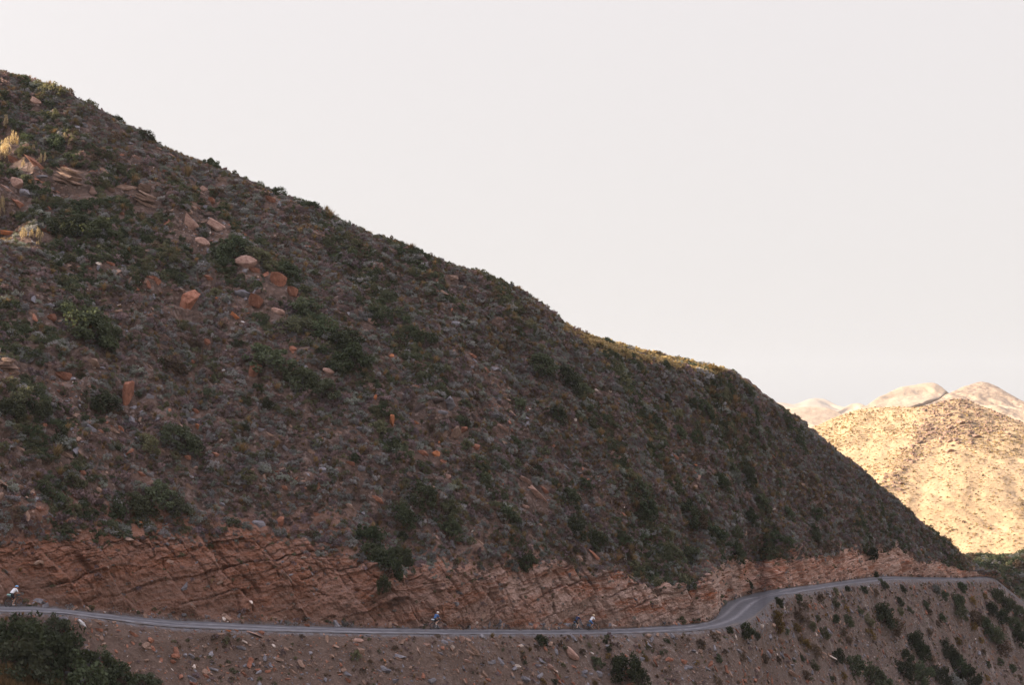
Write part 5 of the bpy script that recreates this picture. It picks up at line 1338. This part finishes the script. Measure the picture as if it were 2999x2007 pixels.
def rider(loc, yaw, label, jersey, helmet, shorts='bib', skin='skin', shoe='shoe', sleeves_long=False, lean=0.0, backpack=None, phase=0.0):
    root = bpy.data.objects.new('person', None); C.objects.link(root); root.location = loc; root.rotation_euler = (0, 0, yaw)
    tag(root, label, 'person', 'cyclists riding on the gravel road')
    V_ = Vector
    pel, wai, che, nek = V_((-.20, 0, 1.02)), V_((-.10, 0, 1.17)), V_((.06 + lean, 0, 1.34 - lean * .3)), V_((.19 + lean, 0, 1.46 - lean * .5))
    hed = V_((.29 + lean, 0, 1.575 - lean * .6))
    joints = {}
    for sgn in (1, -1):
        an = .35 + phase + (0 if sgn == 1 else math.pi)
        ped = V_((.17 * math.cos(an), sgn * .13, .29 + .17 * math.sin(an)))
        ank = ped + V_((-.09, 0, .10)); hip = pel + V_((.0, sgn * .09, -.05))
        d = ank - hip; L = d.length; h = math.sqrt(max(.435 ** 2 - (L / 2) ** 2, .002)); pr = V_((-d.z, 0, d.x)).normalized()
        if pr.x < 0: pr = -pr
        kne = (hip + ank) / 2 + pr * h; kne.y = sgn * .12
        sh = V_((.11 + lean, sgn * .18, 1.405 - lean * .4)); wr = V_((.455, sgn * .215, 1.005)); el = (sh + wr) / 2 + V_((-.03, sgn * .04, -.05))
        joints[sgn] = (hip, kne, ank, ped, sh, el, wr)
    bm = bmesh.new()
    limb(bm, [pel, wai, che, nek - V_((.03, 0, .03))], [.135, .125, .15, .08]); ball(bm, che, .13, (1.0, 1.35, 1.1)); ball(bm, pel, .13, (1.05, 1.25, .95))
    limb(bm, [nek, hed - V_((.0, 0, .05))], [.058, .055])
    ball(bm, hed, .098, (1.05, .80, 1.18), Euler((0, .25, 0))); ball(bm, hed + V_((.035, 0, -.055)), .062, (1.1, .9, 1.0))
    ball(bm, hed + V_((.108, 0, -.025)), .016, (1.3, .8, 1.3))                     # nose
    ball(bm, hed + V_((.088, 0, -.072)), .014, (1, 1.7, .6))                       # mouth
    for sgn in (1, -1):
        hip, kne, ank, ped, sh, el, wr = joints[sgn]
        ball(bm, hed + V_((.0, sgn * .08, -.02)), .022, (.8, .4, 1.3))               # ears
        limb(bm, [hip, (hip + kne) / 2, kne, kne + (ank - kne) * .3, ank, ped + V_((.05, 0, .035))], [.095, .078, .058, .056, .036, .034])
        limb(bm, [V_((che.x, sgn * .08, che.z + .03)), sh, (sh + el) / 2, el, el + (wr - el) * .3, wr], [.09, .062, .048, .040, .040, .027])
        pc = wr + V_((.05, 0, -.02)); ball(bm, pc, .042, (1.15, .62, .62), Euler((0, .3, 0)))
        for k, ln in enumerate((.9, 1.0, .96, .78)):                                  # four fingers curled over the hood
            y = sgn * (.030 - .018 * k); b0 = pc + V_((.035, y, .004))
            limb(bm, [b0, b0 + V_((.034 * ln, 0, -.006)), b0 + V_((.042 * ln, 0, -.036)), b0 + V_((.018 * ln, 0, -.052))], [.0098, .009, .0085, .0075])
        limb(bm, [pc + V_((-.01, -sgn * .022, -.005)), pc + V_((.02, -sgn * .042, -.02)), pc + V_((.04, -sgn * .036, -.045))], [.013, .0105, .009])
    done(bm, 'body', MC[skin], root, .0075)
    bm = bmesh.new()
    limb(bm, [pel + V_((.03, 0, .06)), wai, che, nek - V_((.045, 0, .045))], [.135, .137, .163, .085]); ball(bm, che, .142, (1.0, 1.36, 1.1))
    for sgn in (1, -1):
        hip, kne, ank, ped, sh, el, wr = joints[sgn]
        e = wr - (wr - el) * .12 if sleeves_long else sh + (el - sh) * .72
        pts = [V_((che.x, sgn * .08, che.z + .03)), sh] + ([el] if sleeves_long else []) + [e]
        limb(bm, pts, [.10, .074] + ([.052] if sleeves_long else []) + [.042 if sleeves_long else .058])
    done(bm, 'jersey', MC[jersey], root, .012)
    bm = bmesh.new(); ball(bm, pel + V_((0, 0, .0)), .148, (1.05, 1.25, .95)); limb(bm, [pel, wai - V_((.02, 0, .03))], [.15, .132])
    for sgn in (1, -1):
        hip, kne = joints[sgn][:2]; limb(bm, [hip, (hip + kne) / 2, hip + (kne - hip) * .80], [.106, .089, .074])
    done(bm, 'shorts', MC[shorts], root, .012)
    for sgn in (1, -1):
        ped = joints[sgn][3]; bm = bmesh.new(); limb(bm, [ped + V_((-.08, 0, .045)), ped + V_((.0, 0, .035)), ped + V_((.11, 0, .03))], [.043, .042, .034]); done(bm, 'shoe', MC[shoe], root, .01)
    bm = bmesh.new(); bmesh.ops.create_uvsphere(bm, u_segments=20, v_segments=12, radius=1)
    bmesh.ops.bisect_plane(bm, geom=bm.verts[:] + bm.edges[:] + bm.faces[:], plane_co=(0, 0, -.05), plane_no=(-.15, 0, 1), clear_inner=True)
    bmesh.ops.transform(bm, matrix=Matrix.Translation(hed + V_((-.005, 0, .035))) @ Euler((0, .22, 0)).to_matrix().to_4x4() @ Matrix.Diagonal((.145, .108, .105, 1)), verts=bm.verts)
    he = done(bm, 'helmet', MC[helmet], root); so = he.modifiers.new('shell', 'SOLIDIFY'); so.thickness = .022; so.offset = 0
    bm = bmesh.new(); limb(bm, [hed + V_((-.07, 0, -.01)), hed + V_((-.06, 0, -.05))], [.05, .04]); done(bm, 'hair', MC['hair'], root)
    bm = bmesh.new()
    for sgn in (1, -1): ball(bm, hed + V_((.092, sgn * .034, .008)), .026, (.5, 1.1, .75))
    done(bm, 'glasses', MC['lens'], root)
    if backpack: bm = bmesh.new(); ball(bm, wai + V_((-.05, 0, .20)), .13, (.7, 1.0, 1.25), Euler((0, .7, 0))); done(bm, 'backpack', MC[backpack], root, .014)
    return root
def on_road(px, f):
    us = G['us']; ro = np.interp(px, us, G['ro']); ri = np.interp(px, us, G['ri']); Ya = np.interp(px, us, G['Yro']); Yb = np.interp(px, us, G['Yri'])
    return Vector(unproj(px, ro, Ya)) * (1 - f) + Vector(unproj(px, ri, Yb)) * f + Vector((0, 0, .05))
def ride(px, f, rl, bl, rk, bk):
    p = on_road(px, f); q = on_road(px + 25, f); yaw = math.atan2(q.y - p.y, q.x - p.x)
    bicycle(p, yaw, bl, **bk); rider(p, yaw, rl, **rk)
    pr = project(p + Vector((0, 0, .9))); OCC.append((pr[0], pr[1], 30)); LAND.append((None, pr[0], pr[1], 30))
ride(38, .88, 'cyclist in a white jersey and blue helmet, farthest left on the road', 'bicycle with a mint roll behind the saddle, under the white jersey rider at the left',
     dict(jersey='white', helmet='helmet_blue', skin='skin', shoe='shoe_light', lean=.05, phase=.9), dict(bag='bag', roll='mint', bar_bag=True))
ride(1276, .93, 'lone cyclist in a blue jersey and white helmet against the red cutting', 'bicycle with a pale roll behind the saddle, under the lone blue jersey rider',
     dict(jersey='blue', helmet='helmet_white', skin='skin_pale', shoe='shoe_light', phase=-1.6), dict(bag='bag', roll='bag_white', bar_bag=True))
ride(1690, .86, 'cyclist in dark navy clothes riding behind the white jersey rider', 'tan bicycle with side bags under the rider in navy clothes',
     dict(jersey='navy', helmet='helmet_dark', shorts='bib', skin='skin_pale', sleeves_long=True, phase=.4), dict(frame='frame_tan', bag='bag_blue', pannier='bag'))
ride(1733, .80, 'cyclist in a white top and blue shorts with a cream helmet, leading the pair', 'dark loaded bicycle under the rider in the white top and cream helmet',
     dict(jersey='white', helmet='helmet_peach', shorts='blue', skin='skin', lean=.03, phase=-.5), dict(bag='bag', pannier='bag_blue'))

# ------------------------------------------------------------------ haze
def build_haze():
    bm = bmesh.new(); bmesh.ops.create_cube(bm, size=1)
    x0, x1, y0, y1, z0, z1 = -9200, 9200, -9200, 9200, -84, 420
    for v in bm.verts: v.co = ((x0 + x1) / 2 + v.co.x * (x1 - x0), (y0 + y1) / 2 + v.co.y * (y1 - y0), (z0 + z1) / 2 + v.co.z * (z1 - z0))
    me = bpy.data.meshes.new('haze'); bm.to_mesh(me); bm.free()
    m = bpy.data.materials.new('haze_air'); m.use_nodes = True; m.node_tree.nodes.clear()
    pv = m.node_tree.nodes.new('ShaderNodeVolumePrincipled'); o = m.node_tree.nodes.new('ShaderNodeOutputMaterial')
    pv.inputs['Density'].default_value = .00006; pv.inputs['Color'].default_value = (.60, .64, .70, 1); pv.inputs['Anisotropy'].default_value = .1
    m.node_tree.links.new(pv.outputs[0], o.inputs['Volume']); me.materials.append(m)
    tag(link('haze', me), 'pale morning haze in the valley air', kind='stuff')
build_haze()
